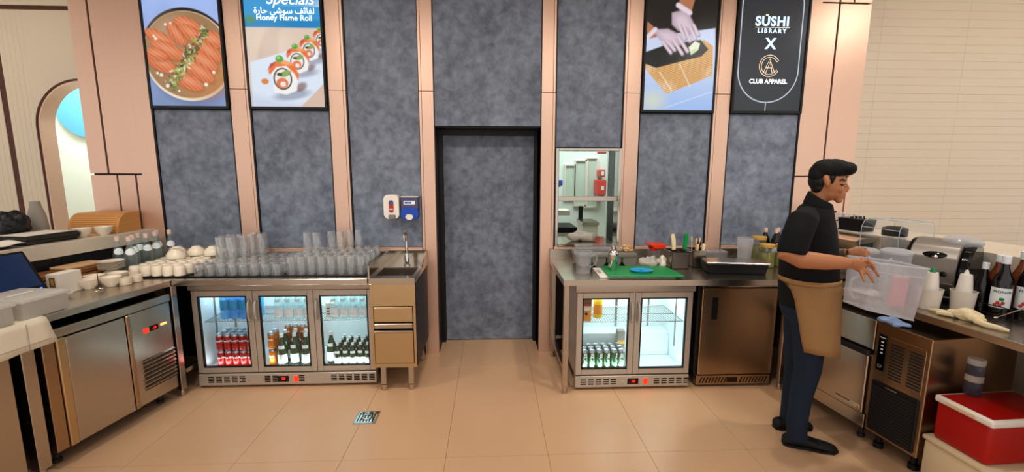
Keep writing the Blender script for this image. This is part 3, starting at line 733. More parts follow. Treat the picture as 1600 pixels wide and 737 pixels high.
# right wing worktop -----------------------------------------------------------------------
t = thing('right_worktop', 'stainless worktop of the right wing crowded with syrup bottles and jugs', 'worktop', (0, 0, 0))
def rpoly(pts): return [(RW(u, n_).x, RW(u, n_).y) for u, n_ in pts]
obj('top_sheet', prism(new(), rpoly([(-.22, .075), (1.9, .075), (1.9, .74), (-.74, .74), (-.74, .52), (-.22, .52)]), TOP-.042, TOP, 'z', .003), 'steel_top', t)
for u in (1.85,): obj('leg', leg(new(), 0, 0, TOP-.042), 'steel', t, loc=RW(u, .12), rotz=AR)
obj('front_apron', box(new(), 0, 1.1, 0, .02, .3, TOP-.042), 'steel', t, loc=RW(.78, .55), rotz=AR)
# raised bar on the right
t = thing('right_bar', 'raised bar with pale stone top behind the right wing', 'bar counter', (0, 0, 0))
def ur_at_wall(n_): return (R0.y + RN.y*n_ - 3.897) / -RU.y
obj('bar_wall', prism(new(), rpoly([(ur_at_wall(.77), .77), (1.9, .77), (1.9, 1.1), (ur_at_wall(1.1), 1.1)]), 0, 1.06), 'marble', t)
obj('stone_slab', prism(new(), rpoly([(ur_at_wall(.74), .74), (1.9, .74), (1.9, 1.25), (ur_at_wall(1.25), 1.25)]), 1.06, 1.172, 'z', .002), 'marble', t)
t = thing('steel_shelf', 'brushed steel shelf unit on the bar behind the man', 'shelf', RW(-.95, .53, 0), AR)
obj('top_board', prism(new(), [(0, 1.135), (.02, 1.15), (.2, 1.16), (.2, 1.13), (0, 1.105)], 0, .63, 'x'), 'steel', t)
obj('front_rail', box(new(), 0, .63, .005, .03, 1.06, 1.112, .008), 'steel_bright', t)
obj('bracket', box(new(), 0, .02, .02, .16, .8815, 1.12), 'steel', t); obj('bracket', box(new(), .60, .62, .02, .16, .8815, 1.12), 'dark_grey', t)

# ------------------------------------------------------------------ glass door fridges
def wire_shelf(bm, x0, x1, y0, y1, z, n_=22):
    for y in (y0, y1): tube(bm, [(x0, y, z), (x1, y, z)], .003, 6)
    for x in (x0, x1): tube(bm, [(x, y0, z), (x, y1, z)], .003, 6)
    tube(bm, [(x0, (y0+y1)/2, z-.004), (x1, (y0+y1)/2, z-.004)], .003, 6)
    for i in range(1, n_): x = x0+(x1-x0)*i/n_; tube(bm, [(x, y0, z+.003), (x, y1, z+.003)], .0018, 5)
    return bm
FR = {}
def fridge(key, label, x0, x1, yf, ztop, ndoor, hinge, shelf_z, disp_t, grilles, d=.5):
    t = thing('bottle_fridge', label, 'fridge', (x0, yf, 0), 0, 'glass-door bottle fridges under the worktops'); w = x1-x0
    zb0, zb1 = .02, .115; zi0, zi1 = .135, ztop-.075
    bm = new(); th = .035
    box(bm, .004, th, .03, d, zb1, ztop-.03); box(bm, w-th, w-.004, .03, d, zb1, ztop-.03); box(bm, th, w-th, d-th, d, zb1, ztop-.03); box(bm, th, w-th, .03, d, zi1, ztop-.03); box(bm, th, w-th, .03, d, zb1, zi0)
    obj('liner', bm, 'liner', t)
    bm = new(); box(bm, 0, .003, .03, d, zb1, ztop-.03); box(bm, w-.003, w, .03, d, zb1, ztop-.03); box(bm, 0, w, d, d+.003, zb1, ztop-.03)
    obj('outer_case', bm, 'grey_metal', t)
    obj('top_cap', box(new(), -.012, w+.012, -.012, d, ztop-.065, ztop, .006, 2), 'grey_metal', t)
    bs = obj('base_strip', box(new(), -.002, w+.002, -.006, .05, zb0, zb1-.004, .003), 'grey_metal', t)
    obj('base_tray', box(new(), .02, w-.02, .05, d-.02, .012, zb1), 'dark_grey', t)
    for gx, cols in grilles:
        for c in range(cols):
            for k in range(4 if ndoor == 3 else 3):
                zz = .045 + k*(.0135 if ndoor == 3 else .017); obj('vent_slot', box(new(), gx+c*.058, gx+c*.058+.042, -.0075, -.003, zz, zz+.008), 'black_plastic', bs)
    obj('display', box(new(), disp_t, disp_t+.085, -.008, -.003, .043, .09, .001), 'display', bs)
    me = stand_text(text_mesh('28', .03)); obj('digits', me, 'red_led', bs, loc=(disp_t+.045, -.0088, .067))
    obj('switch', box(new(), disp_t+.125, disp_t+.155, -.012, -.003, .045, .088, .002), 'red_led', bs)
    for kx in ((disp_t-.03, disp_t+.105) if ndoor == 2 else (disp_t-.21, disp_t-.27, disp_t+.34)):
        ko = obj('lock', lathe(new(), [(.008, 0), (.008, .006), (.004, .007)], 12), 'chrome', bs, loc=(kx, -.006, .068)); ko.rotation_euler = (R(90), 0, 0)
    obj('inner_wall_strip', box(new(), w*.48, w*.50, d-th-.006, d-th, zi0+.2, zi1-.02), 'wire', t); obj('inner_wall_strip', box(new(), w-th-.004, w-th, .2, .22, zi0+.12, zi1-.02), 'wire', t); obj('inner_wall_strip', box(new(), th, th+.004, .2, .22, zi0+.12, zi1-.02), 'wire', t)
    if ndoor == 2: obj('inner_wall_strip', box(new(), w*.80, w*.815, d-th-.006, d-th, zi0+.2, zi1-.02), 'wire', t)
    obj('evaporator_step', box(new(), th, w-th, d-.19, d-th, zi0, zi0+.20, .006), 'liner', t) if ndoor == 2 else None
    sh = obj('wire_shelf', wire_shelf(new(), th+.006, w-th-.006, .06, d-th-.02, shelf_z, 60 if ndoor == 3 else 40), 'wire', t)
    obj('lamp_tube', box(new(), th+.02, w-th-.02, .062, .085, zi1-.02, zi1-.004, .004), 'white_lamp', t)
    a = area('fridge_lamp', (x0+w/2, yf+.20, zi1-.015), 2.7*w, w-.12, .2, aim=(x0+w/2, yf+.24, 0), color=(.78, .95, 1))
    a2 = area('fridge_front_lamp', (x0+w/2, yf+.045, zi0+.03), .9*w, w-.12, .02, aim=(x0+w/2, yf+.3, zi0+.45), color=(.78, .95, 1))
    dw = (w-.004*(ndoor-1))/ndoor; zd0, zd1 = zb1+.006, ztop-.07; f_ = .044
    for k in range(ndoor):
        a0 = k*(dw+.004)
        dob = None
        bm = new()
        box(bm, a0, a0+f_, 0, .03, zd0, zd1, .003); box(bm, a0+dw-f_, a0+dw, 0, .03, zd0, zd1, .003); box(bm, a0+f_, a0+dw-f_, 0, .03, zd0, zd0+f_, .003); box(bm, a0+f_, a0+dw-f_, 0, .03, zd1-f_, zd1, .003)
        do = obj('door', bm, 'grey_metal', t)
        bm = new(); g0, g1, h0, h1 = a0+f_, a0+dw-f_, zd0+f_, zd1-f_; e = .007
        box(bm, g0-.001, g0+e, -.001, .02, h0, h1); box(bm, g1-e, g1+.001, -.001, .02, h0, h1); box(bm, g0, g1, -.001, .02, h0-.001, h0+e); box(bm, g0, g1, -.001, .02, h1-e, h1+.001)
        obj('gasket', bm, 'black_plastic', do)
        obj('pane', box(new(), g0+e, g1-e, .006, .010, h0+e, h1-e), 'pane', do)
        hx = a0+dw-.022 if hinge[k] == 'R' else a0+.022
        obj('handle', tube(new(), [(hx, 0, zd1-.07), (hx, -.026, zd1-.095), (hx, -.032, zd1-.15), (hx, -.026, zd1-.205), (hx, 0, zd1-.23)], [.008, .009, .009, .009, .008], 10), 'grey_metal', do)
    FR[key] = (x0, x1, yf, zi0, zi1, shelf_z, w, dw)
    return t
fridge('A', 'three-door bottle fridge filled with soda cans and water bottles under the glasses', -2.228, -.895, 3.325, .835, 3, 'RLL', .505, .585, ((.07, 5), (.49, 2), (.745, 1), (.99, 6)))
fridge('B', 'two-door bottle fridge with a nearly empty right half under the green board', .633, 1.508, 3.175, .832, 2, 'RL', .515, .40, ((.04, 5), (.605, 5)))
# ------------------------------------------------------------------ steel door fridge
x0, x1, yf, zt = 1.565, 2.165, 3.195, .80
t = thing('steel_fridge', 'solid brown-steel door undercounter fridge with black recessed handle', 'fridge', (x0, yf, 0)); w = x1-x0
obj('body', box(new(), 0, w, .02, .52, .09, zt, .004), 'dark_grey', t)
do = obj('door', box(new(), .012, w-.008, -.025, .018, .105, zt-.012, .005), 'steel_dark', t)
obj('recessed_handle', box(new(), .085, .135, -.0265, -.01, .545, .72, .003), 'black_plastic', do)
bs = obj('base_grille', box(new(), .01, w-.01, -.015, .04, .02, .095, .003), 'steel_dark', t)
for k in range(22):
    xx = .03+k*.0245
    if .245 < xx < .335: continue
    obj('vent_slot', prism(new(), [(xx, .035), (xx+.009, .035), (xx+.026, .08), (xx+.017, .08)], -.017, -.01, 'y'), 'black_plastic', bs)
obj('display', box(new(), .25, .335, -.018, -.008, .038, .078, .002), 'display', bs)
obj('top_lip', box(new(), .012, w-.008, -.02, .018, zt-.008, zt+.006, .002), 'steel_bright', t)
# ------------------------------------------------------------------ left undercounter fridge (splayed wing)
t = thing('counter_fridge', 'stainless undercounter fridge with louvred motor panel on the left wing', 'fridge', LW(.80, 0.0), AL); w = .80
obj('body', box(new(), 0, w-.02, .03, .64, .10, .74, .004), 'dark_grey', t)
obj('top_rail', box(new(), 0, w-.01, .0, .05, .738, .790, .003), 'steel', t)
obj('stile', box(new(), .0, .062, .0, .05, .10, .736, .003), 'steel_dark', t)
obj('stile', box(new(), .064, .108, -.012, .05, .10, .736, .005), 'steel_warm', t)
do = obj('door', box(new(), .112, .452, -.006, .045, .10, .730, .004), 'steel', t)
obj('stile', box(new(), .456, .485, -.012, .05, .10, .736, .006), 'steel_dark', t)
pn = obj('motor_panel', box(new(), .488, w-.02, .0, .045, .10, .735, .003), 'steel', t)
for k in range(8):
    z = .405 - k*.027
    obj('louvre', prism(new(), [(.0, z), (-.014, z-.006), (-.014, z-.010), (0, z-.022)], .535, .775, 'x'), 'steel_bright' if k < 5 else 'steel', pn)
    obj('louvre_slot', box(new(), .537, .773, -.003, .002, z-.024, z-.018), 'black_plastic', pn)
obj('display', box(new(), .615, .675, -.004, .004, .578, .612, .001), 'display', pn); obj('digits', stand_text(text_mesh('-18', .022)), 'red_led', pn, loc=(.645, -.0048, .595))
obj('switch', box(new(), .572, .602, -.008, .002, .578, .606, .002), 'red_led', pn); obj('badge', box(new(), .695, .74, -.004, .002, .590, .604), 'orange_led', pn)
for x in (.06, .72):
    for y in (.1, .56): obj('foot', lathe(new(), [(.022, 0), (.022, .02), (.014, .025), (.014, .10)], 12, x, y), 'dark_grey', t)
t = thing('counter_fridge', 'plain stainless undercounter unit at the left picture edge', 'fridge', LW(2.15, 0.0), AL); w = 1.215
obj('body', box(new(), 0, w, .03, .64, .09, .76, .004), 'dark_grey', t)
obj('top_rail', box(new(), 0, w, 0, .05, .745, .79, .003), 'steel', t)
obj('door', box(new(), .01, .59, -.008, .04, .09, .74, .004), 'steel', t); obj('door', box(new(), .60, w-.01, -.008, .04, .09, .74, .004), 'steel', t)
for x in (.06, w-.06):
    for y in (.1, .56): obj('foot', lathe(new(), [(.022, 0), (.022, .02), (.014, .025), (.014, .09)], 12, x, y), 'dark_grey', t)
# ------------------------------------------------------------------ right wing: dishwasher and ice machine
t = thing('dishwasher', 'stainless undercounter dishwasher with flap door beside the man', 'dishwasher', RW(-.26, 0), AR); w = .615
obj('body', box(new(), 0, w, .02, .58, .10, .78, .004), 'steel_dark', t)
obj('control_fascia', box(new(), .0, w, 0, .04, .60, .782, .003), 'steel', t)
do = obj('door', box(new(), .02, w-.012, -.014, .035, .185, .560, .005), 'steel', t)
obj('handle', box(new(), .02, w-.005, -.03, .0, .562, .592, .006), 'dark_grey', do)
st = obj('warning_sticker', box(new(), .42, .59, -.0148, -.012, .205, .232), 'cream_plastic', do); obj('sticker_band', box(new(), .42, .52, -.0152, -.0145, .220, .229), 'juice_brown', do)
obj('sticker_mark', prism(new(), [(.565, .207), (.587, .207), (.576, .226)], -.0153, -.0146, 'y'), 'can_orange', do)
obj('plinth', box(new(), 0, w, -.004, .04, .095, .182, .003), 'steel', t)
for x in (.06, w-.06):
    for y in (.06, .5): obj('foot', lathe(new(), [(.022, 0), (.022, .02), (.014, .025), (.014, .10)], 12, x, y), 'dark_grey', t)
t = thing('ice_machine', 'stainless ice machine with black lower grille beside the red cooler', 'ice machine', RW(.36, 0), AR); w = .305
obj('body', box(new(), 0, w, .0, .58, .10, .782, .004), 'steel_dark', t)
pn = obj('control_panel', box(new(), .022, .075, -.004, .004, .495, .716, .003), 'black_gloss', t)
for k in range(4): obj('indicator', box(new(), .042, .056, -.006, -.002, .60+k*.022, .610+k*.022, .001), 'label_white', pn)
obj('brand_strip', box(new(), .03, .067, -.0055, -.003, .695, .700), 'label_white', pn); obj('button', lathe(new(), [(.013, 0), (.013, .004), (.009, .006)], 16), 'wire', pn, loc=(.048, -.004, .525)).rotation_euler = (R(90), 0, 0)
vp_ = obj('upper_vent', box(new(), .09, .285, -.003, .003, .455, .715, .002), 'steel_dark', t)
for c in range(2):
    for k in range(12): obj('vent_slot', box(new(), .10+c*.105, .175+c*.10, -.005, -.002, .475+k*.018, .484+k*.018), 'dark_grey', vp_)
gp = obj('lower_grille', box(new(), .018, .285, -.010, .006, .118, .428, .005), 'black_plastic', t)
for k in range(15): obj('grille_bar', box(new(), .03, .272, -.0125, -.009, .132+k*.0185, .141+k*.0185), 'dark_grey', gp)
obj('grille_badge', box(new(), .10, .17, -.012, -.009, .412, .420), 'wire', gp)
for x in (.05, w-.05):
    for y in (.06, .5): obj('foot', lathe(new(), [(.026, 0), (.026, .03), (.016, .035), (.016, .10)], 12, x, y), 'black_plastic', t)
# coolers -------------------------------------------------------------------------------
pc = atZ(1451, 611, .50); pn_ = atZ(1535, 652, .50); ca = math.atan2(pn_.y-pc.y, pn_.x-pc.x)
def cooler_local(z): return Vector((pc.x+.012, pc.y-.02, z))
t = thing('picnic_cooler', 'red picnic cooler with white rim on top of the cream box', 'cooler', cooler_local(.262), ca); cl, cd = .275, .46
obj('body', box(new(), .008, cl-.008, .008, cd-.008, 0, .205, .02, 3), 'red_plastic', t)
ld = obj('lid', box(new(), 0, cl, 0, cd, .198, .236, .012, 3), 'white_plastic', t)
obj('lid_inset', box(new(), .016, cl-.016, .016, cd-.016, .225, .239, .006, 2), 'red_plastic', ld)
obj('rim_tab', box(new(), .06, .20, -.003, .01, .207, .226, .003), 'cream_plastic', ld)
t = thing('storage_box', 'cream lidded storage box on the floor under the red cooler', 'box', cooler_local(0) + Vector((-.0, 0, 0)), ca)
obj('body', box(new(), -.01, cl+.02, -.008, cd+.02, 0, .235, .012, 2), 'cream_plastic', t); obj('lid', box(new(), -.018, cl+.03, -.016, cd+.03, .236, .2615, .008, 2), 'cream_plastic', t)
# floor drain ----------------------------------------------------------------------------
t = thing('floor_drain', 'square metal floor drain set in the beige tiles', 'drain', (-.845, 2.855, 0))
obj('frame', box(new(), -.075, .075, -.078, .078, .0002, .0035, .001), 'steel', t)
obj('grate_plate', box(new(), -.066, .066, -.069, .069, .003, .0046, .001), 'chrome', t)
for k in range(6): obj('grate_slot', box(new(), -.055+k*.02, -.047+k*.02, -.055, .055, .0044, .0052), 'black_plastic', t)
bm = new(); tube(bm, [(.03*math.cos(R(a)), .03*math.sin(R(a)), .007) for a in range(0, 360, 20)], .004, 6, closed=True); obj('lift_ring', bm, 'chrome', t)
# ================================================================== GLASSES, CROCKERY, LEFT SIDE
ZT = TOP + .001
mat_ = thing('bar_mat', 'black rubber drainage mat under the upturned glasses', 'mat', (0, 0, ZT))
obj('mat_sheet', box(new(), -2.20, -.91, 3.265, 3.835, 0, .006, .002), 'black_plastic', mat_)
for k in range(32): obj('mat_rib', box(new(), -2.19+k*.0405, -2.18+k*.0405, 3.27, 3.83, .006, .008), 'black_plastic', mat_)
tr = thing('cup_tray', 'black tray under the upturned white ramekins', 'tray', (0, 0, ZT))
obj('tray_base', prism(new(), [(-2.63, 3.255), (-2.215, 3.27), (-2.215, 3.80), (-2.64, 3.78)], 0, .008, 'z', .002), 'black_plastic', tr)
obj('tray_rim', tube(new(), [(-2.63, 3.255, .008), (-2.215, 3.27, .008), (-2.215, 3.80, .008), (-2.64, 3.78, .008)], .004, 6, closed=True), 'black_plastic', tr)
# prototypes -------------------------------------------------------------------------
def glass_me(name, r0, r1, h, base=.01):
    bm = new()
    lathe(bm, [(r0, 0), (r0*.985+r1*.015, .003), (r1, h-.006), (r1-.004, h)], 20, cap=True)         # upturned: rim on the mat
    bm.faces.ensure_lookup_table()
    f0 = [f for f in bm.faces if len(f.verts) == 20 and abs(f.calc_center_median().z) < 1e-4]; bmesh.ops.delete(bm, geom=f0, context='FACES_ONLY')
    lathe(bm, [(r1-.003, h-base), (0.0001, h-base-.002)], 20, cap=False)
    tube(bm, [(r0*math.cos(2*math.pi*i/20), r0*math.sin(2*math.pi*i/20), .0015) for i in range(20)], .0013, 5, closed=True)
    me = mesh_from(bm, name); me.materials.append(M['glass']); return me
me_short = glass_me('short_tumbler', .039, .033, .082, .014); me_tall = glass_me('tall_glass', .034, .028, .135, .012); me_high = glass_me('highball_glass', .036, .030, .165, .014)
def put(name, me, loc, label, cat, group, rotz=None):
    return tag(obj(name, me, None, loc=loc, rotz=rotz), label, cat, group)
zt = ZT + .008
for j in range(7):
    for i in range(8):
        put('short_tumbler', me_short, (-2.135+i*.0795+(.02 if j % 2 else 0), 3.315+j*.0785, zt), 'short upturned tumbler on the black mat between ramekins and tall glasses', 'glass', 'short tumblers on the mat')
for j in range(7):
    for i in range(8):
        put('tall_glass', me_tall, (-1.475+i*.0725+(.018 if j % 2 else 0), 3.318+j*.0765, zt), 'tall upturned drinking glass on the black mat beside the sink', 'glass', 'tall glasses beside the sink')
for i, j in ((0, 4), (1, 4), (2, 5), (3, 5), (4, 6), (5, 6)): put('tall_glass', me_tall, (-1.475+i*.0725+(.018 if j % 2 else 0), 3.318+j*.0765, zt+.1352), 'tall glass stacked on top of other glasses', 'glass', 'second layer of stacked glasses')
for i, j in ((0, 3), (0, 4), (1, 3), (1, 4), (1, 5), (2, 4), (2, 5), (2, 6), (3, 5), (3, 6), (0, 5)): put('highball_glass', me_high, (-2.135+i*.0795+(.02 if j % 2 else 0), 3.315+j*.0785, zt+.0822), 'tall highball glass standing on top of the short tumblers', 'glass', 'highball glasses on the tumblers')
# ramekins and bowls
bm = new(); lathe(bm, [(.0345, 0), (.037, .002), (.037, .040), (.035, .066), (.030, .074), (0.0001, .076)], 18, cap=False); lathe(bm, [(.0345, 0), (.032, .004), (.031, .06), (.0001, .066)], 18, cap=False)
me_ram = mesh_from(bm, 'ramekin', 50); me_ram.materials.append(M['porcelain'])
for j in range(6):
    for i in range(5):
        if i == 4 and j < 0: continue
        put('ramekin', me_ram, (-2.585+i*.0785+(.012 if j % 2 else 0), 3.305+j*.078, zt+.001), 'upturned white ramekin on the black tray left of the tumblers', 'ramekin', 'upturned ramekins on the tray')
bm = new(); lathe(bm, [(.066, 0), (.068, .006), (.064, .03), (.05, .052), (.032, .064), (.03, .072), (.0001, .072)], 24, cap=False); lathe(bm, [(.066, 0), (.063, .006), (.058, .03), (.0001, .056)], 24, cap=False)
me_bw = mesh_from(bm, 'rice_bowl', 50); me_bw.materials.append(M['porcelain'])
for k, (x, y) in enumerate(((-2.47, 3.57), (-2.40, 3.71), (-2.263, 3.70), (-2.545, 3.70))):
    put('rice_bowl', me_bw, (x, y, zt+.078), ('front left', 'rear middle', 'rear right', 'rear left')[k] + ' upturned white bowl stacked on the ramekins', 'bowl', 'upturned bowls on top of the ramekins')
# clear water bottles with oval labels
bm = new(); lathe(bm, [(.0001, 0), (.036, 0), (.039, .006), (.039, .12), (.036, .15), (.024, .195), (.015, .22), (.0135, .262), (.0001, .262)], 18, cap=False)
bt = thing('water_bottle', 'clear glass water bottle with white oval label beside the marble bar', 'bottle', (0, 0, 0), 0, 'water bottles in the left corner')
obj('glass_body', bm, 'bottle_clear', bt); obj('cap', lathe(new(), [(.0165, .250), (.0168, .284), (.0001, .285)], 14, cap=False), 'pink_cap', bt)
lb = new(); V = []
for a in range(-58, 59, 8):
    ra = R(a-45); row = []
    for zz in np.linspace(-1, 1, 7): row.append(lb.verts.new((.0305*math.cos(ra), .0305*math.sin(ra), .175 + .024*zz*math.sqrt(max(0, 1-(a/60)**2)))))
    V.append(row)
for A_, B_ in zip(V, V[1:]):
    for k in range(6): lb.faces.new((A_[k], B_[k], B_[k+1], A_[k+1]))
for v in lb.verts:
    rr_ = .037 - (v.co.z-.15)*.27 + .0012; a_ = math.atan2(v.co.y, v.co.x); v.co.x, v.co.y = rr_*math.cos(a_), rr_*math.sin(a_)
obj('oval_label', lb, 'label_white', bt)
wpos = [(-2.765, 3.405), (-2.705, 3.47), (-2.665, 3.385), (-2.67, 3.555), (-2.672, 3.655), (-2.635, 3.76), (-2.745, 3.58), (-2.715, 3.735)]
wx = [(-.10), .0, .05, .02, 0, .0, 0, 0]
bt.location = (*wpos[0], ZT)
for x, y in wpos[1:]: dup(bt, (x, y, ZT), R(random.uniform(-8, 8)))
# bowls and cups at the front of the left wing
bm = new(); lathe(bm, [(.0001, .0), (.028, 0), (.03, .006), (.05, .03), (.06, .062), (.0605, .066), (.058, .066), (.047, .032), (.0001, .012)], 24, cap=False)
me_up = mesh_from(bm, 'soup_bowl', 50); me_up.materials.append(M['porcelain'])
p1 = Vector((-2.635, 2.985, ZT)); 
put('soup_bowl', me_up, p1, 'upright white bowl behind the small wire stand', 'bowl', 'upright bowls on the left wing')
put('soup_bowl', me_up, (-2.545, 3.045, ZT), 'upright white bowl right of the wire stand behind the two small pots', 'bowl', 'upright bowls on the left wing')
put('soup_bowl', me_up, (-2.69, 3.09, ZT), 'upright white bowl under the marble bar edge furthest left', 'bowl', 'upright bowls on the left wing')
put('soup_bowl', me_up, (-2.60, 3.17, ZT), 'upright white bowl in the rear between pots and plate stack', 'bowl', 'upright bowls on the left wing')
bm = new(); lathe(bm, [(.0001, 0), (.033, 0), (.036, .003), (.036, .05), (.034, .05), (.032, .006), (.0001, .006)], 20, cap=False)
me_pot = mesh_from(bm, 'small_pot', 50); me_pot.materials.append(M['porcelain'])
put('small_pot', me_pot, (-2.485, 3.085, ZT), 'small straight white pot nearest the worktop edge', 'pot', 'small pots on the left wing')
put('small_pot', me_pot, (-2.475, 3.165, ZT), 'small straight white pot beside the ramekin tray', 'pot', 'small pots on the left wing')
put('small_pot', me_pot, (-2.55, 3.235, ZT), 'small white pot behind the two front pots', 'pot', 'small pots on the left wing')
# stack of plates: each plate
bm = new(); lathe(bm, [(.0001, 0), (.045, 0), (.075, .010), (.076, .013), (.073, .013), (.044, .004), (.0001, .004)], 28, cap=False)
me_pl = mesh_from(bm, 'side_plate', 50); me_pl.materials.append(M['porcelain'])
for k in range(6): put('side_plate', me_pl, (-2.70, 3.25, ZT+.0735+k*.0095), ('lowest', 'second lowest', 'third lowest', 'third highest', 'second highest', 'topmost')[k] + ' white side plate in the stack beside the water bottles', 'plate', 'side plates in the stack')
put('rice_bowl', me_bw, (-2.70, 3.25, ZT+.0005), 'white bowl turned over under the stack of side plates', 'bowl', 'upturned bowls on top of the ramekins')
# wooden tray stack under bar
t = thing('wooden_tray', 'wooden tray stack pushed under the marble bar', 'tray', LW(.40, .535, ZT), AL)
obj('tray_body', box(new(), 0, .46, 0, .17, 0, .06, .008), 'wood_tray', t); obj('tray_body', box(new(), .02, .44, .01, .16, .061, .10, .008), 'wood_tray', t)
obj('tray_lid', box(new(), .2, .46, .02, .16, .101, .118, .004), 'wood_pale', t)
# tissue pack box
t = thing('napkin_box', 'white cardboard box with a brown printed panel beside the monitor', 'box', LW(.43, .33, ZT), AL + R(8))
obj('carton', box(new(), 0, .155, 0, .075, 0, .135, .002), 'paper', t); obj('printed_panel', box(new(), -.001, .001, .02, .055, .055, .115), 'wood_tray', t)
obj('printed_panel', box(new(), -.0015, .0005, .03, .045, .065, .105), 'gold_cap', t)
t = thing('tissue_pack', 'crumpled white tissue in front of the napkin box', 'tissue', LW(.445, .27, ZT), AL)
bm = new(); ellipsoid(bm, (0, 0, .02), (.04, .03, .02), 14, 8)
for v in bm.verts: v.co += Vector((random.uniform(-.006, .006), random.uniform(-.006, .006), random.uniform(0, .012)))
obj('tissue', bm, 'paper', t, ang=20)
# wire stand
t = thing('wire_stand', 'small chrome wire card stand on the left worktop', 'stand', LW(.33, .17, ZT), AL)
bm = new(); tube(bm, [(.045*math.cos(R(a)), .03*math.sin(R(a)), .02) for a in range(0, 360, 24)], .0022, 6, closed=True); obj('ring', bm, 'chrome', t)
obj('stem', tube(new(), [(0, 0, .02), (0, 0, .13)], .0022, 6), 'dark_grey', t); obj('tip', lathe(new(), [(.0001, .128), (.005, .132), (.0001, .14)], 10, cap=False), 'dark_grey', t)
for a in range(3): obj('leg', tube(new(), [(0, 0, .02), (.055*math.cos(R(120*a+20)), .04*math.sin(R(120*a+20)), .003)], .0022, 6), 'chrome', t)
# monitor -----------------------------------------------------------------------------
t = thing('till_monitor', 'black touchscreen till monitor tilted back at the left edge', 'monitor', LW(.50, .315, ZT), AL)
def tilt(bm, a, piv):
    bmesh.ops.rotate(bm, verts=bm.verts, cent=piv, matrix=Matrix.Rotation(a, 3, 'X')); return bm
ta = R(-32); pv = Vector((0, 0, .085))
obj('housing', tilt(box(new(), -.40, 0, 0, .035, .06, .335, .008, 2), ta, pv), 'black_plastic', t)
sc = obj('screen', tilt(box(new(), -.385, -.018, -.002, .004, .098, .318, .002), ta, pv), None, t)
m = mat('till_screen', '#1d2f4e', .12, var=.25, scale=5, emit=.35); sc.data.materials.append(m)
obj('power_light', tilt(box(new(), -.04, -.03, -.003, .002, .078, .084), ta, pv), 'blue_led', t); obj('logo_strip', tilt(box(new(), -.16, -.12, -.003, .002, .078, .083), ta, pv), 'wire', t)
obj('stand', prism(new(), [(.03, 0), (.20, 0), (.20, .03), (.14, .05), (.13, .17), (.09, .17), (.07, .05), (.03, .03)], -.30, -.10, 'x', .004), 'black_plastic', t)
# translucent boxes and cloth
t = thing('plastic_box', 'white translucent lidded box beside the monitor with a handle slot', 'box', LW(.865, -.015, ZT+.002), AL + R(4))
obj('tub', box(new(), .008, .242, .008, .29, 0, .092, .012, 2), 'milky_dense', t); ld = obj('lid', box(new(), 0, .25, 0, .30, .09, .108, .005, 2), 'milky_dense', t); obj('lid_grip', box(new(), .06, .18, .14, .16, .108, .113, .003), 'white_plastic', ld)
t = thing('plastic_box', 'white translucent lidded box standing on the white cloth at picture edge', 'box', LW(1.205, -.03, ZT+.006), AL)
obj('tub', box(new(), .008, .302, .008, .29, 0, .092, .012, 2), 'milky_dense', t); ld = obj('lid', box(new(), 0, .31, 0, .30, .09, .108, .005, 2), 'milky_dense', t); obj('lid_grip', box(new(), .1, .2, .14, .16, .108, .113, .003), 'white_plastic', ld)
# draped cloth: on the top then over the edge
bm = new(); prof = [(.26, .004), (.12, .005), (.0, .006), (-.022, .0), (-.026, -.03), (-.026, -.07), (-.028, -.11), (-.034, -.148)]
NX = 22; grid = []
for i in range(NX+1):
    u_ = 1.55 - (1.55-.775)*i/NX; row = []
    for k, (n_, dz) in enumerate(prof):
        wv = .006*math.sin(u_*19+.6)*max(0, k-3)/4 + .003*math.sin(u_*47)*max(0, k-3)/4
        p = LW(u_ - (.008*(k-3) if (i == NX and k > 3) else 0), n_ - wv - .004, TOP + dz + (.004*math.sin(u_*11) if k > 5 else 0)); row.append(bm.verts.new(p))
    grid.append(row)
for A_, B_ in zip(grid, grid[1:]):
    for k in range(len(prof)-1): bm.faces.new((A_[k], B_[k], B_[k+1], A_[k+1]))
cl = tag(obj('draped_cloth', bm, 'cloth_white', ang=80), 'white cloth draped over the left worktop edge under the plastic boxes', 'cloth')
md = cl.modifiers.new('s', 'SOLIDIFY'); md.thickness = .003; bake_mods(cl)
fo = obj('hem', tube(new(), [LW(1.55-.0775*k/1.0, -.034-.006, TOP-.118) for k in range(11)], .0016, 5), 'cloth_grey', cl)
fo2 = obj('crease', tube(new(), [LW(.87, -.031, TOP-.01), LW(.872, -.036, TOP-.07), LW(.876, -.040, TOP-.145)], .0015, 5), 'cloth_grey', cl)
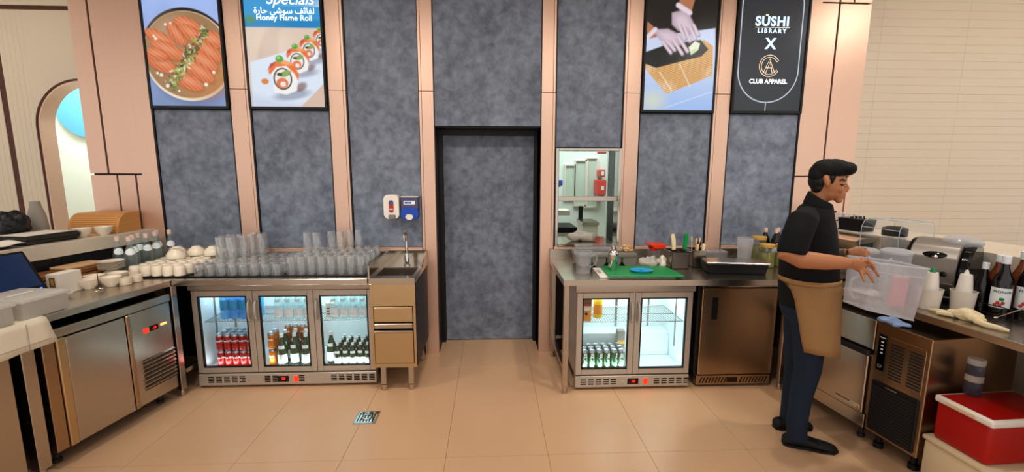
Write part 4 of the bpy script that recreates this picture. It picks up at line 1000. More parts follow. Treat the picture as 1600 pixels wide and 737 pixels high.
# ---------------- marble bar top -------------------------------------------------------
ZL = 1.157
t = thing('bread_box', 'bamboo roll-top bread box on the marble bar by the copper wall', 'bread box', (-3.30, 3.615, ZL), R(2))
prf = [(.25, 0), (.25, .15)] + [(.12 - .11*math.sin(R(a)), .03+.12*math.cos(R(a))) for a in range(0, 91, 10)] + [(.0, 0)]
for x in (0, .352): obj('end_panel', prism(new(), prf, x, x+.018, 'x', .001), 'bamboo', t)
ptsr = [(.245, .15)] + [(.12 - .11*math.sin(R(a)), .03+.12*math.cos(R(a))) for a in range(0, 91, 8)] + [(.006, .004)]
L_ = 0; 
for (ya, za), (yb, zb_) in zip(ptsr, ptsr[1:]):
    seg_n = max(1, int(math.hypot(yb-ya, zb_-za)/.0145))
    for k in range(seg_n):
        f0, f1 = k/seg_n, (k+1)/seg_n; y0_, z0_ = ya+(yb-ya)*f0, za+(zb_-za)*f0; y1_, z1_ = ya+(yb-ya)*f1, za+(zb_-za)*f1
        my, mz = (y0_+y1_)/2, (z0_+z1_)/2; dl = math.hypot(y1_-y0_, z1_-z0_)
        bm = new(); box(bm, .018, .352, -dl/2*.93, dl/2*.93, -.004, .002, .0012)
        bmesh.ops.rotate(bm, verts=bm.verts, cent=(0, 0, 0), matrix=Matrix.Rotation(math.atan2(z1_-z0_, y1_-y0_) + math.pi, 3, 'X')); bmesh.ops.translate(bm, verts=bm.verts, vec=(0, my, mz))
        obj('slat', bm, 'bamboo', t)
obj('back_panel', box(new(), .018, .352, .24, .25, 0, .148), 'bamboo', t); obj('floor_panel', box(new(), .018, .352, .01, .24, 0, .008), 'bamboo', t)
put('soup_bowl', me_up, (-3.035, 3.44, ZL), 'white bowl on the marble bar in front of the bread box', 'bowl', 'bowls on the marble bar')
put('soup_bowl', me_up, (-2.96, 3.535, ZL), 'white bowl on the marble bar at the bread box corner', 'bowl', 'bowls on the marble bar')
# slate serving trays stacked, each its own
for k in range(7):
    a = AL + R(random.uniform(-3, 3)); p = LW(.27+random.uniform(-.008, .008), .735+random.uniform(0, .015), ZL+k*.0085)
    tag(obj('serving_tray', box(new(), 0, .325, 0, .26, 0, .0075, .002), 'slate', loc=p, rotz=a), ('lowest', 'second from the bottom', 'third from the bottom', 'middle', 'third from the top', 'second from the top', 'topmost')[k] + ' dark serving tray in the stack on the marble bar', 'tray', 'serving trays stacked on the bar')
t = tag(obj('paper_sheet', box(new(), 0, .30, 0, .22, 0, .002), 'paper', loc=LW(.265, .75, ZL+.0605), rotz=AL+R(2)), 'sheet of white paper lying on the stacked serving trays', 'paper')
t = thing('round_tray', 'dark round serving tray at the left end of the marble bar', 'tray', LW(.44, .86, ZL)); obj('tray_dish', lathe(new(), [(.0001, 0), (.12, 0), (.15, .02), (.146, .022), (.118, .006), (.0001, .006)], 32, cap=False), 'slate', t)
bm = new(); N_ = 18; g_ = []
for i in range(N_):
    row = []
    for j in range(N_):
        x, y = (i/(N_-1)-.5)*.29, (j/(N_-1)-.5)*.3
        row.append(bm.verts.new((x, y, .034 + .008*math.sin(x*31+y*17) + .006*math.sin(y*43-x*11) - .10*max(0, abs(x)-.11)-.08*max(0, abs(y)-.1))))
    g_.append(row)
for i in range(N_-1):
    for j in range(N_-1): bm.faces.new((g_[i][j], g_[i+1][j], g_[i+1][j+1], g_[i][j+1]))
o = obj('folded_cloth', bm, 'cloth_blue', loc=LW(.445, .86, ZL+.003), rotz=AL, ang=80); o.data.materials[0] = M['paper']; md = o.modifiers.new('s', 'SOLIDIFY'); md.thickness = .004; bake_mods(o)
tag(o, 'pale folded napkin cloth on the round tray at the left edge', 'cloth')
# black bag and bundle behind the trays
t = thing('black_bag', 'crumpled black plastic bag on the far side of the marble bar', 'bag', LW(.10, 1.085, ZL+.002))
bm = new(); ellipsoid(bm, (0, 0, .10), (.10, .085, .10), 26, 16)
for v in bm.verts:
    if v.co.z > .01: v.co += v.co.normalized()*.02*math.sin(v.co.x*70+v.co.z*50)*math.cos(v.co.y*60+v.co.z*40)
obj('bag_body', bm, 'bag_black', t, ang=25)
# floor-standing fabric bundle behind bag
t = thing('white_carafe', 'pale cloth-covered jug standing behind the black bag', 'jug', LW(-.085, 1.12, ZL+.001)); obj('jug_body', lathe(new(), [(.0001, 0), (.055, 0), (.060, .06), (.05, .16), (.034, .22), (.028, .262), (.0001, .264)], 20, cap=False), 'cloth_grey', t)
# ------------------------------------------------------------------ wall dispensers
p = atY(614.5, 322, 3.90)
t = thing('soap_dispenser', 'white wall soap dispenser with pink window above the sink', 'dispenser', (p.x, 3.914, p.z))
obj('housing', prism(new(), rrect(.128, .205, .035, 5), -.095, 0, 'y', .006), 'white_plastic', t)
obj('window', prism(new(), rrect(.038, .105, .018, 5, 0, .005), -.099, -.094, 'y'), 'purple_plastic', t); obj('soap_fill', prism(new(), rrect(.038, .06, .006, 3, 0, -.012), -.1005, -.097, 'y'), 'ink_red', t)
obj('push_bar', prism(new(), rrect(.06, .04, .008, 4, .004, -.085), -.104, -.05, 'y', .004), 'machine_grey', t); obj('printed_mark', prism(new(), rrect(.03, .008, .002, 2, 0, -.018), -.1015, -.100, 'y'), 'ink_white', t)
p = atY(642, 325, 3.90)
t = thing('soap_dispenser', 'blue and clear violet wall dispenser with white push button', 'dispenser', (p.x, 3.914, p.z))
obj('reservoir', prism(new(), rrect(.145, .11, .012, 4, 0, .04), -.085, 0, 'y', .004), 'purple_plastic', t); obj('lower_body', prism(new(), rrect(.145, .10, .03, 5, 0, -.04), -.092, 0, 'y', .004), 'blue_plastic', t)
obj('button', prism(new(), rrect(.064, .046, .02, 5, .0, -.068), -.108, -.085, 'y', .004), 'white_plastic', t); obj('label_plate', prism(new(), rrect(.095, .030, .004, 3, 0, .052), -.0875, -.084, 'y'), 'label_white', t); obj('label_mark', prism(new(), rrect(.06, .014, .002, 2, -.01, .052), -.0885, -.087, 'y'), 'blue_plastic', t)
obj('top_cap', box(new(), -.073, .073, -.08, 0, .095, .104, .003), 'white_plastic', t)

# ================================================================== FRIDGE CONTENTS
def can_me(name, r, h, m):
    bm = new(); lathe(bm, [(.0001, .002), (r*.7, .0), (r*.82, .004), (r, .014), (r, h-.016), (r*.84, h-.003), (r*.84, h), (r*.78, h-.002), (.0001, h-.003)], 18, cap=False)
    me = mesh_from(bm, name, 50); me.materials.append(M[m]); me.materials.append(M['can_top'])
    for p_ in me.polygons:
        if p_.center.z > h-.012 or p_.center.z < .006: p_.material_index = 1
    return me
def cans(name, r, h, m, txt, size, vertical, label, group, spots, shear=0., layer2=None):
    me = can_me(name, r, h, m); tm = wrap_text(text_mesh(txt, size, bold=.0009, shear=shear, extrude=.0002), r, vertical)
    for v in tm.vertices: v.co.z += h*.5 if vertical else h*.60
    tm.materials.append(M['ink_white'])
    for k, (x, y, z, rz) in enumerate(spots):
        o = tag(obj(name, me, None, loc=(x, y, z), rotz=rz), label, 'can', group)
        l_ = bpy.data.objects.new('lettering', tm); COL.objects.link(l_); l_.parent = o
xa, xb, yf, zi0, zi1, zsh, w, dw = FR['A']
xs0 = xa + .10
sp = []
for lay in range(2):
    for j in range(3):
        for i in range(5): sp.append((xs0+.028+i*.0575+(.0 if lay else .0), yf+.085+j*.06, zi0+.001+lay*.1335, R(random.uniform(-14, 14)) - (R(20) if i > 2 else 0)))
cans('soda_can', .0275, .132, 'can_red', 'Coca-Cola', .019, False, 'red soda can with white script stacked in the left fridge compartment', 'red soda cans in the three-door fridge', sp, shear=.3)
def bottle(name, label, group, prof, m, capprof, capm, labs=(), cat='bottle', seg=16):
    t = thing(name, label, cat, (0, 0, 0), 0, group)
    obj('bottle_body', lathe(new(), prof, seg, cap=False), m, t); obj('cap', lathe(new(), capprof, 12, cap=False), capm, t)
    for nm, r, z0, z1, mm, a0, a1 in labs:
        bm = new(); A_ = [(R(a), ) for a in range(a0, a1+1, 12)]
        lo = [bm.verts.new((r*math.cos(a[0]), r*math.sin(a[0]), z0)) for a in A_]; hi = [bm.verts.new((r*math.cos(a[0]), r*math.sin(a[0]), z1)) for a in A_]
        for k in range(len(lo)-1): bm.faces.new((lo[k], lo[k+1], hi[k+1], hi[k]))
        obj(nm, bm, mm, t)
    return t
def fan(t, spots, sc_=(1, 1, 1)):
    for k, (x, y, z) in enumerate(spots):
        if k == 0: t.location = (x, y, z); t.rotation_euler = (0, 0, R(random.uniform(-10, 10))); t.scale = sc_
        else: dup(t, (x, y, z), R(random.uniform(-12, 12)))
# blue shrink-wrapped water bottles, top left
t = bottle('water_bottle', 'blue plastic water bottle with green cap on the upper left fridge shelf', 'blue water bottles in the three-door fridge', [(.0001, 0), (.027, 0), (.03, .008), (.03, .05), (.028, .06), (.03, .07), (.03, .13), (.022, .165), (.012, .18), (.0001, .18)], 'pet_blue', [(.0135, .178), (.0135, .195), (.0001, .196)], 'green_plastic', [('wrap_label', .0306, .06, .125, 'sky_plastic', 180, 360)])
fan(t, [(xa+.165+i*.073, yf+.13+j*.075, zsh+.006) for j in range(2) for i in range(4)], (1.18, 1.18, 1.2))
# clear soda bottles
t = bottle('soda_bottle', 'clear mixer bottle with white label on the upper fridge shelf', 'clear mixer bottles in the three-door fridge', [(.0001, 0), (.031, 0), (.034, .006), (.034, .115), (.026, .15), (.014, .175), (.013, .205), (.0001, .205)], 'bottle_clear', [(.0145, .19), (.0145, .212), (.0001, .213)], 'label_white', [('front_label', .0346, .02, .085, 'label_white', 190, 350), ('label_stripe', .0349, .035, .05, 'pink_label', 215, 300), ('neck_label', .0285, .13, .15, 'label_white', 220, 320)])
fan(t, [(xa+dw+.145+i*.074, yf+.10+j*.075, zsh+.006) for j in range(2) for i in range(4)] + [(xa+2*dw+.125+i*.074, yf+.10+j*.075, zsh+.006) for j in range(2) for i in range(4)], (1.04, 1.04, 1.07))
# big green bottles
GB = [(.0001, 0), (.034, 0), (.0375, .008), (.0375, .12), (.033, .15), (.02, .19), (.0135, .215), (.013, .25), (.0001, .25)]
t = bottle('mineral_bottle', 'large green mineral water bottle with white label in the middle fridge compartment', 'large green bottles in the three-door fridge', GB, 'green_glass_body', [(.0145, .232), (.0145, .258), (.0001, .259)], 'label_white', [('front_label', .0381, .03, .10, 'label_white', 195, 345), ('neck_oval', .0335, .142, .172, 'label_white', 225, 315)])
zb_ = zi0+.001
fan(t, [(xa+dw+.155, yf+.085, zb_), (xa+dw+.245, yf+.10, zb_), (xa+dw+.335, yf+.09, zb_), (xa+dw+.142, yf+.175, zb_), (xa+dw+.215, yf+.19, zb_), (xa+dw+.30, yf+.185, zb_), (xa+2*dw+.078, yf+.12, zb_)])
t = bottle('mineral_bottle', 'small green mineral water bottle in the right fridge compartment', 'small green bottles in the three-door fridge', [(r_*.74 if r_ > .001 else r_, z*.70) for r_, z in GB], 'green_glass_body', [(.0108, .162), (.0108, .181), (.0001, .182)], 'label_white', [('front_label', .0282, .022, .07, 'label_white', 195, 345), ('neck_oval', .0248, .099, .121, 'label_white', 220, 320)])
fan(t, [(xa+2*dw+.14+i*.058, yf+.075+j*.06+(.006 if i % 2 else 0), zb_) for j in range(4) for i in range(5)])
# orange cans beside and behind the bottles
sp = [(xa+dw+.070, yf+.10+j*.062, zb_+lay*.1335, R(random.uniform(-10, 10))) for j in range(2) for lay in range(2)] + [(xa+dw+.12+i*.06, yf+.275, zb_+lay*.1335, 0) for i in range(5) for lay in range(2)]
cans('soda_can', .0275, .132, 'can_orange', 'Fanta', .022, False, 'orange soda can beside the green bottles in the middle compartment', 'orange soda cans in the three-door fridge', sp)
t = thing('milk_carton', 'white striped drink carton at the left of the right compartment', 'carton', (xa+2*dw+.085, yf+.13, zsh+.006))
obj('carton_body', box(new(), -.03, .03, -.03, .03, 0, .12, .003), 'paper', t)
for k in range(3): obj('stripe', box(new(), -.02, .02, -.0306, -.0295, .03+k*.022, .038+k*.022), 'ink_dark', t)
obj('pour_cap', lathe(new(), [(.012, .12), (.012, .135), (.0001, .136)], 12, cap=False), 'white_plastic', t)
# second fridge
xa, xb, yf, zi0, zi1, zsh, w, dw = FR['B']; zb_ = zi0+.001
sp = [(xa+.085+i*.0575+(.004 if j % 2 else 0), yf+.085+j*.058, zb_, R(random.uniform(-20, 20)) + (R(35) if i == 4 else 0)) for j in range(3) for i in range(6) if i < 6]
cans('soda_can', .0275, .148, 'can_green', 'Sprite', .046, True, 'green soda can with white upright lettering in the two-door fridge', 'green soda cans in the two-door fridge', sp)
t = thing('juice_carton', 'tall orange juice carton at the left of the upper shelf', 'carton', (xa+.09, yf+.10, zsh+.006), R(-8)); t.scale = (1.1, 1.1, 1.08)
obj('carton_body', box(new(), -.034, .034, -.034, .034, 0, .165, .003), 'juice_orange', t); obj('carton_top', prism(new(), [(-.034, .165), (.034, .165), (.002, .205), (-.002, .205)], -.033, .033, 'x'), 'juice_brown', t)
obj('printed_band', box(new(), -.0345, .0345, -.0348, .0, .11, .165), 'juice_brown', t); obj('printed_label', prism(new(), rrect(.06, .04, .018, 4, 0, .10), -.0356, -.034, 'y'), 'paper', t); obj('printed_seal', prism(new(), rrect(.02, .02, .009, 4, 0, .055), -.0352, -.034, 'y'), 'ink_dark', t); obj('red_mark', prism(new(), rrect(.05, .014, .006, 4, 0, .118), -.0364, -.034, 'y'), 'ink_red', t)
t = bottle('juice_bottle', 'yellow juice bottle beside the orange carton on the upper shelf', None, [(.0001, 0), (.03, 0), (.033, .006), (.033, .12), (.03, .14), (.016, .17), (.016, .195), (.0001, .195)], 'juice_yellow', [(.019, .18), (.019, .205), (.0001, .206)], 'juice_yellow', [('front_label', .0336, .03, .10, 'juice_orange', 200, 340)]); t.location = (xa+.195, yf+.16, zsh+.006); t.scale = (1.1, 1.1, 1.08)
t = thing('drink_carton', 'grey drink carton standing behind the green cans', 'carton', (xa+.415, yf+.265, zb_)); obj('carton_body', box(new(), -.03, .03, -.03, .03, 0, .24, .003), 'cloth_grey', t); obj('printed_band', box(new(), -.0305, .0305, -.0308, .0, .13, .16), 'gold_cap', t)
# ================================================================== BACK-RIGHT WORKTOP
t = thing('cutting_board', 'white cutting board underneath the green one', 'cutting board', (0, 0, ZT)); obj('board', prism(new(), [(.79, 3.145), (1.35, 3.13), (1.36, 3.45), (.80, 3.44)], 0, .012, 'z', .003), 'white_plastic', t)
obj('grip_hole', box(new(), .805, .83, 3.25, 3.35, .0119, .0127, .0003), 'cloth_grey', t)
t = thing('cutting_board', 'green plastic cutting board lying on the white one', 'cutting board', (0, 0, ZT+.0125)); obj('board', prism(new(), [(.845, 3.115), (1.395, 3.095), (1.38, 3.42), (.865, 3.45)], 0, .013, 'z', .003), 'green_board', t)
obj('corner_foot', box(new(), 1.19, 1.36, 3.11, 3.12, .0131, .0136), 'green_plastic', t)
ZG = ZT + .026
t = thing('cocktail_shaker', 'polished steel cocktail shaker on the green board', 'shaker', (.925, 3.30, ZG))
obj('cup', lathe(new(), [(.0001, 0), (.029, 0), (.031, .004), (.041, .115), (.0415, .118), (.0001, .118)], 28, cap=False), 'chrome', t)
obj('strainer_top', lathe(new(), [(.0415, .117), (.042, .121), (.036, .142), (.022, .156), (.017, .16), (.0001, .16)], 28, cap=False), 'chrome', t); obj('cap', lathe(new(), [(.017, .158), (.0175, .180), (.012, .188), (.0001, .19)], 20, cap=False), 'chrome', t)
t = thing('pot_cover', 'light blue round lid with a small knob on the green board', 'lid', (1.125, 3.235, ZG)); obj('disc', lathe(new(), [(.0001, .004), (.07, .004), (.086, .014), (.088, .013), (.073, 0), (.0001, 0)], 32, cap=False), 'sky_plastic', t); obj('knob', lathe(new(), [(.010, .004), (.008, .018), (.0001, .02)], 14, cap=False), 'sky_plastic', t)
t.scale = (1, .8, 1)
# clear jug
def jug(name, label, loc, rz, r0, r1, h, m, handle=True, group=None):
    t = thing(name, label, 'jug', loc, rz, group)
    bm = new(); lathe(bm, [(.0001, .002), (r0, .002), (r0+.002, .006), (r1, h)], 24, cap=False); lathe(bm, [(r0-.004, .007), (.0001, .007)], 24, cap=False)
    tube(bm, [(r1*math.cos(2*math.pi*i/24), r1*math.sin(2*math.pi*i/24), h) for i in range(24)], .002, 5, closed=True)
    obj('jug_body', bm, m, t)
    if handle: obj('handle', tube(new(), [(r1-.002, 0, h*.82), (r1+.03, 0, h*.84), (r1+.042, 0, h*.70), (r1+.034, 0, h*.42), (r0+.006, 0, h*.28)], .0065, 8), m, t)
    obj('pouring_lip', prism(new(), [(-r1-.018, 0), (-r1+.006, .02), (-r1+.006, -.02)], h-.012, h, 'z'), m, t)
    return t
jug('measuring_jug', 'clear plastic measuring jug at the left end beside the cutting boards', (.70, 3.30, ZT), R(10), .05, .065, .165, 'clear_plastic')
t = jug('measuring_jug', 'frosted plastic measuring beaker behind the black tray', (2.135, 3.62, ZT), R(100), .048, .062, .215, 'milky', handle=False)
# grey organiser with round cups
t = thing('bar_organiser', 'grey plastic condiment organiser with rounded wells behind the shaker', 'organiser', (.68, 3.50, ZT))
obj('shell', box(new(), .0, .50, .0, .22, .075, .115, .012, 2), 'machine_grey', t)
obj('upper_tray', prism(new(), [(.0, .10), (.25, .10), (.25, .17), (.21, .18), (.0, .13)], .03, .42, 'x'), 'milky_dense', t) if False else None
for k in range(4):
    xw = .065 + k*.125
    obj('well', prism(new(), [(xw-.055, .09)] + [(xw - .055*math.cos(R(a)), .055-.055*math.sin(R(a))) for a in range(0, 181, 15)] + [(xw+.055, .09)], .01, .21, 'y'), 'machine_grey', t)
obj('clear_lid', box(new(), .02, .40, .06, .21, .115, .16, .008), 'clear_plastic', t)
# nut or cork pile in a tub: every nut is its own thing
nb = mesh_from(ellipsoid(new(), (0, 0, 0), (.013, .009, .009), 10, 7), 'nut'); nb.materials.append(M['nuts'])
for k in range(30):
    a = random.uniform(0, 6.28); r_ = random.uniform(0, 1)**.5; lay = k // 13
    o = put('nut', nb, (1.11 + .068*r_*math.cos(a)*(1-.2*lay), 3.60+.05*r_*math.sin(a), ZT+.127+lay*.013), 'shelled nut in the pile on the grey organiser', 'nut', 'nuts on the organiser', random.uniform(0, 3))
# plastic bags
def crumple(name, label, cat, loc, r, m, rotz=0, amp=.016, f=60, seed=1):
    t = thing(name, label, cat, loc, rotz); bm = new(); ellipsoid(bm, (0, 0, r[2]*.92), r, 26, 16)
    g = np.random.default_rng(seed); ph = g.uniform(0, 6.28, 6)
    for v in bm.verts:
        n_ = (math.sin(v.co.x*f+ph[0])*math.cos(v.co.y*f*.8+ph[1]) + math.sin(v.co.y*f*1.4+v.co.z*f+ph[2])*.6 + math.sin(v.co.x*f*2.1-v.co.y*f*1.2+ph[3])*.4)
        d = Vector((v.co.x/r[0], v.co.y/r[1], (v.co.z-r[2])/r[2])).normalized(); v.co += d*amp*n_
        if v.co.z < 0: v.co.z = 0
    obj('folded_body', bm, m, t, ang=22); return t
crumple('plastic_bag', 'crumpled pale plastic bag between organiser and utensil bin', 'bag', (1.30, 3.56, ZT), (.085, .06, .035), 'milky_dense', seed=3)
crumple('cleaning_cloth', 'pale blue folded wipe against the utensil bin', 'cloth', (1.385, 3.50, ZT), (.035, .035, .045), 'cloth_blue', seed=5).children[0].data.materials[0] = M['paper']
# red strainer tub
t = thing('red_tub', 'red plastic sieve tub behind the utensil bin', 'tub', (1.385, 3.70, ZT)); obj('tub_body', lathe(new(), [(.0001, 0), (.045, 0), (.055, .10), (.0001, .10)], 20, cap=False), 'clear_plastic', t); obj('red_rim', prism(new(), [(-.075, .165), (.085, .160), (.085, .118), (.0, .118)], -.05, .05, 'y', .006), 'orange_red', t); obj('red_neck', lathe(new(), [(.03, .10), (.05, .13)], 16), 'orange_red', t)
# utensil bin in steel, with knives and spoons as own things
t = thing('utensil_bin', 'steel gastronorm bin holding knives and spoons', 'bin', (1.43, 3.42, ZT))
bm = new(); W_, D_, H_ = .14, .15, .135
for a in (box(new(), 0, 0, 0, 0, 0, 0),): a.free()
box(bm, 0, W_, 0, .003, .0, H_); box(bm, 0, W_, D_-.003, D_, 0, H_); box(bm, 0, .003, 0, D_, 0, H_); box(bm, W_-.003, W_, 0, D_, 0, H_); box(bm, 0, W_, 0, D_, 0, .004); obj('bin_body', bm, 'steel', t)
bm = new(); box(bm, -.02, W_+.02, -.02, 0, H_, H_+.004); box(bm, -.02, W_+.02, D_, D_+.02, H_, H_+.004); box(bm, -.02, 0, 0, D_, H_, H_+.004); box(bm, W_, W_+.02, 0, D_, H_, H_+.004); obj('bin_rim', bm, 'steel_bright', t)
t = thing('utensil_bin', 'second steel bin right of the knife bin with whisk handles', 'bin', (1.625, 3.475, ZT)); bm = new(); W2 = .11
box(bm, 0, W2, 0, .003, .0, H_); box(bm, 0, W2, D_-.003, D_, 0, H_); box(bm, 0, .003, 0, D_, 0, H_); box(bm, W2-.003, W2, 0, D_, 0, H_); box(bm, 0, W2, 0, D_, 0, .004); obj('bin_body', bm, 'steel', t)
bm = new(); box(bm, -.02, W2+.02, -.02, 0, H_, H_+.004); box(bm, -.02, W2+.02, D_, D_+.02, H_, H_+.004); box(bm, -.02, 0, 0, D_, H_, H_+.004); box(bm, W2, W2+.02, 0, D_, H_, H_+.004); obj('bin_rim', bm, 'steel_bright', t)
def knife(label, x, y, m, lean):
    t = thing('kitchen_knife', label, 'knife', (x, y, ZT+.01)); t.rotation_euler = (0, lean, 0)
    obj('blade', prism(new(), [(-.018, .0), (.016, .03), (.018, .14), (-.018, .14)], -.001, .001, 'y'), 'steel_bright', t)
    obj('handle', prism(new(), [(-.015, .135), (.017, .135), (.016, .17), (.019, .22), (.014, .262), (-.006, .268), (-.018, .25), (-.014, .20)], -.009, .009, 'y', .004), m, t)
knife('cream-handled kitchen knife standing in the steel bin', 1.475, 3.47, 'cloth_cream', R(-6)); knife('green-handled kitchen knife standing in the steel bin', 1.545, 3.49, 'green_plastic', R(5))
def stick(name, label, cat, x, y, z0, z1, m, lean, r=.004, head=None, g=None):
    t = thing(name, label, cat, (x, y, ZT+.008), 0, g); t.rotation_euler = (0, lean, 0)
    obj('shaft', tube(new(), [(0, 0, z0), (0, 0, z1)], r, 8), m, t)
    if head: obj('head', lathe(new(), [(.0001, z1-.01), (head*.8, z1-.006), (head, z1+.01), (head*.7, z1+.03), (.0001, z1+.034)], 12, cap=False), m, t)
    return t
stick('muddler', 'pale wooden stick leaning in the knife bin', 'stick', 1.545, 3.52, 0, .19, 'wood_pale', R(12), .006)
for k, (dx, ln, zz) in enumerate(((0, -4, .205), (.018, 2, .19), (.032, 6, .195))):
    stick('bar_spoon', ('leftmost', 'middle', 'rightmost')[k] + ' slim wooden-handled bar spoon in the second steel bin', 'spoon', 1.645+dx, 3.53, 0, zz, 'wood_pale', R(ln), .004, .008, 'bar spoons in the second bin')
stick('whisk', 'pale cylinder handle standing in the second steel bin', 'whisk', 1.668, 3.50, 0, .145, 'wood_pale', R(0), .011, .014); stick('whisk', 'black and cream brush handle in the second steel bin', 'brush', 1.708, 3.50, 0, .15, 'cloth_cream', R(4), .013, .016); stick('scraper', 'black spatula handle in the second steel bin', 'spatula', 1.705, 3.56, 0, .17, 'black_plastic', R(2), .012, .016)
# clear tubs behind
for k in range(2):
    t = thing('clear_tub', ('clear plastic lidded tub left against the splash behind the black tray', 'clear plastic lidded tub right against the splash behind the black tray')[k], 'tub', (1.765+k*.14, 3.70, ZT)); obj('tub_body', box(new(), 0, .13, 0, .13, 0, .075, .008), 'clear_plastic', t); obj('lid', box(new(), -.004, .134, -.004, .134, .075, .085, .003), 'clear_plastic', t); 
# black tray with lid
t = thing('condiment_tray', 'black rectangular tray with a pale steel lid', 'tray', (1.64, 3.265, ZT), R(-9))
obj('tray_body', prism(new(), [(.018, 0), (.43, 0), (.448, .075), (.0, .075)], .0, .17, 'y', .004), 'black_plastic', t); obj('lid', prism(new(), [(-.006, -.012), (.454, -.012), (.44, .182), (.01, .182)], .075, .088, 'z', .003), 'steel', t); obj('small_label', box(new(), .43, .452, -.014, -.005, .02, .06), 'paper', t) if False else None
# jars with gold lids
def jar(label, loc, r, h, fill):
    t = thing('preserve_jar', label, 'jar', loc); obj('jar_glass', lathe(new(), [(.0001, 0), (r, 0), (r+.002, .008), (r+.002, h*.78), (r*.86, h*.88), (r*.86, h), (.0001, h)], 24, cap=False), 'jar_glass', t)
    obj('preserve', lathe(new(), [(.0001, .006), (r-.004, .006), (r-.004, h*.7), (.0001, h*.7)], 20, cap=False), fill, t); obj('lid', lathe(new(), [(r*.92, h-.004), (r*.95, h+.018), (r*.85, h+.022), (.0001, h+.022)], 24, cap=False), 'gold_cap', t)
jar('large jar of olives with gold lid behind the other jars', (2.265, 3.64, ZT), .062, .205, 'pickle'); jar('squat jar of pickles with gold lid in front of the tall jar', (2.245, 3.49, ZT), .06, .165, 'pickle'); jar('small jar with gold lid beside the man', (2.365, 3.50, ZT), .045, .16, 'pickle')
t = bottle('syrup_bottle', 'dark syrup bottle with pale cap behind the gold-lidded jars', 'dark bottles behind the jars', [(.0001, 0), (.036, 0), (.038, .006), (.038, .17), (.03, .2), (.014, .235), (.0135, .27), (.0001, .27)], 'syrup_dark', [(.0155, .245), (.0155, .282), (.0001, .283)], 'pink_cap', [('front_label', .0385, .06, .14, 'label_white', 200, 340)])
fan(t, [(2.395, 3.765, ZT), (2.445, 3.695, ZT), (2.51, 3.77, ZT)])
for o, w0 in zip([o for o in COL.objects if o.get('group') == 'dark bottles behind the jars'], ('left', 'middle front', 'right')): o['label'] = w0 + ' of three dark syrup bottles with pale caps behind the gold-lidded jars'
# cloth on hatch sill, kitchen things ------------------------------------------------------
t = crumple('folded_cloth', 'crumpled grey cloth on the hatch sill', 'cloth', (.84, 4.08, 1.009), (.15, .08, .04), 'cloth_grey', amp=.012, f=40, seed=9)
def kbox(name, label, cat, p0, p1, Y, d, m, parts=()):
    a, b_ = atY(*p0, Y), atY(*p1, Y); t = thing(name, label, cat, (a.x, Y, b_.z)); w_, h_ = b_.x-a.x, a.z-b_.z
    obj('case', box(new(), 0, w_, 0, d, 0, h_, min(.01, w_*.1)), m, t)
    for nm, x0, x1, z0, z1, mm in parts: obj(nm, box(new(), x0*w_, x1*w_, -.006, .002, z0*h_, z1*h_), mm, t)
    return t
kbox('fire_call_box', 'orange-red box on the white kitchen wall seen through the hatch', 'box', (933, 281), (947, 305), 6.1, .19, 'orange_red', (('label_plate', .45, .75, .35, .6, 'label_white'), ('base_feet', .2, .8, -.08, .0, 'ink_dark')))
kbox('alarm_unit', 'small red alarm unit above the orange box', 'alarm', (937, 265), (946, 276), 6.1, .19, 'orange_red', (('sounder', .25, .75, .2, .8, 'label_white'),))
kbox('exit_sign', 'red sign near the kitchen ceiling above the alarm', 'sign', (934, 236), (948, 240), 5.9, .05, 'orange_red', (('sign_face', .1, .9, .2, .8, 'ink_red'),))
kbox('blue_dispenser', 'blue towel dispenser at the left of the kitchen', 'dispenser', (868, 281), (879, 290), 5.6, .12, 'blue_plastic', (('outlet', .2, .7, -.2, .05, 'ink_dark'),))
# glazed partition frames in the kitchen
for k, (p0, p1) in enumerate((((884, 259), (896, 309)), ((900, 252), (915, 320)), ((917, 248), (930, 322)))):
    a, b_ = atY(*p0, 6.28), atY(*p1, 6.28); wn = struct('window_%d' % (k+2), box(new(), a.x, b_.x, 6.285, 6.298, b_.z, a.z), 'kitchen_green')
    bm = new(); e = .02
    box(bm, a.x-e, a.x, 6.26, 6.3, b_.z-e, a.z+e); box(bm, b_.x, b_.x+e, 6.26, 6.3, b_.z-e, a.z+e); box(bm, a.x, b_.x, 6.26, 6.3, a.z, a.z+e); box(bm, a.x, b_.x, 6.26, 6.3, b_.z-e, b_.z); obj('window_frame', bm, 'white_plastic', wn)
a = atY(949, 300, 4.9); t = thing('kitchen_door', 'grey-green door leaf at the right of the hatch view', 'door', (a.x+.01, 4.9, 0), R(0)); obj('leaf', box(new(), 0, .5, 0, .05, 0, 2.05, .003), 'kitchen_green', t); obj('hinge_strip', box(new(), -.01, .0, 0, .05, 0, 2.05), 'white_wall', t)
a, b_ = atY(870, 350, 5.2), atY(901, 376, 5.2); t = thing('kitchen_range', 'white kitchen unit with black hob strip behind the hatch', 'cooker', (a.x-.3, 5.2, 0)); obj('case', box(new(), 0, b_.x-a.x+.3, 0, .5, 0, a.z-.1, .004), 'white_plastic', t); obj('hob_strip', box(new(), 0, b_.x-a.x+.3, -.01, .48, a.z-.1, a.z-.04), 'black_plastic', t); obj('rear_shelf', box(new(), 0, b_.x-a.x+.25, .2, .5, a.z+.08, a.z+.14), 'white_plastic', t)
a, b_ = atY(905, 322, 6.08), atY(910, 362, 6.08); t = thing('kitchen_stand', 'narrow black and steel post in the kitchen', 'stand', (a.x, 6.08, 0)); obj('post', box(new(), 0, b_.x-a.x, 0, .06, 0, a.z, .004), 'black_plastic', t); obj('collar', box(new(), -.01, b_.x-a.x+.01, -.01, .07, a.z*.55, a.z*.58), 'steel', t)
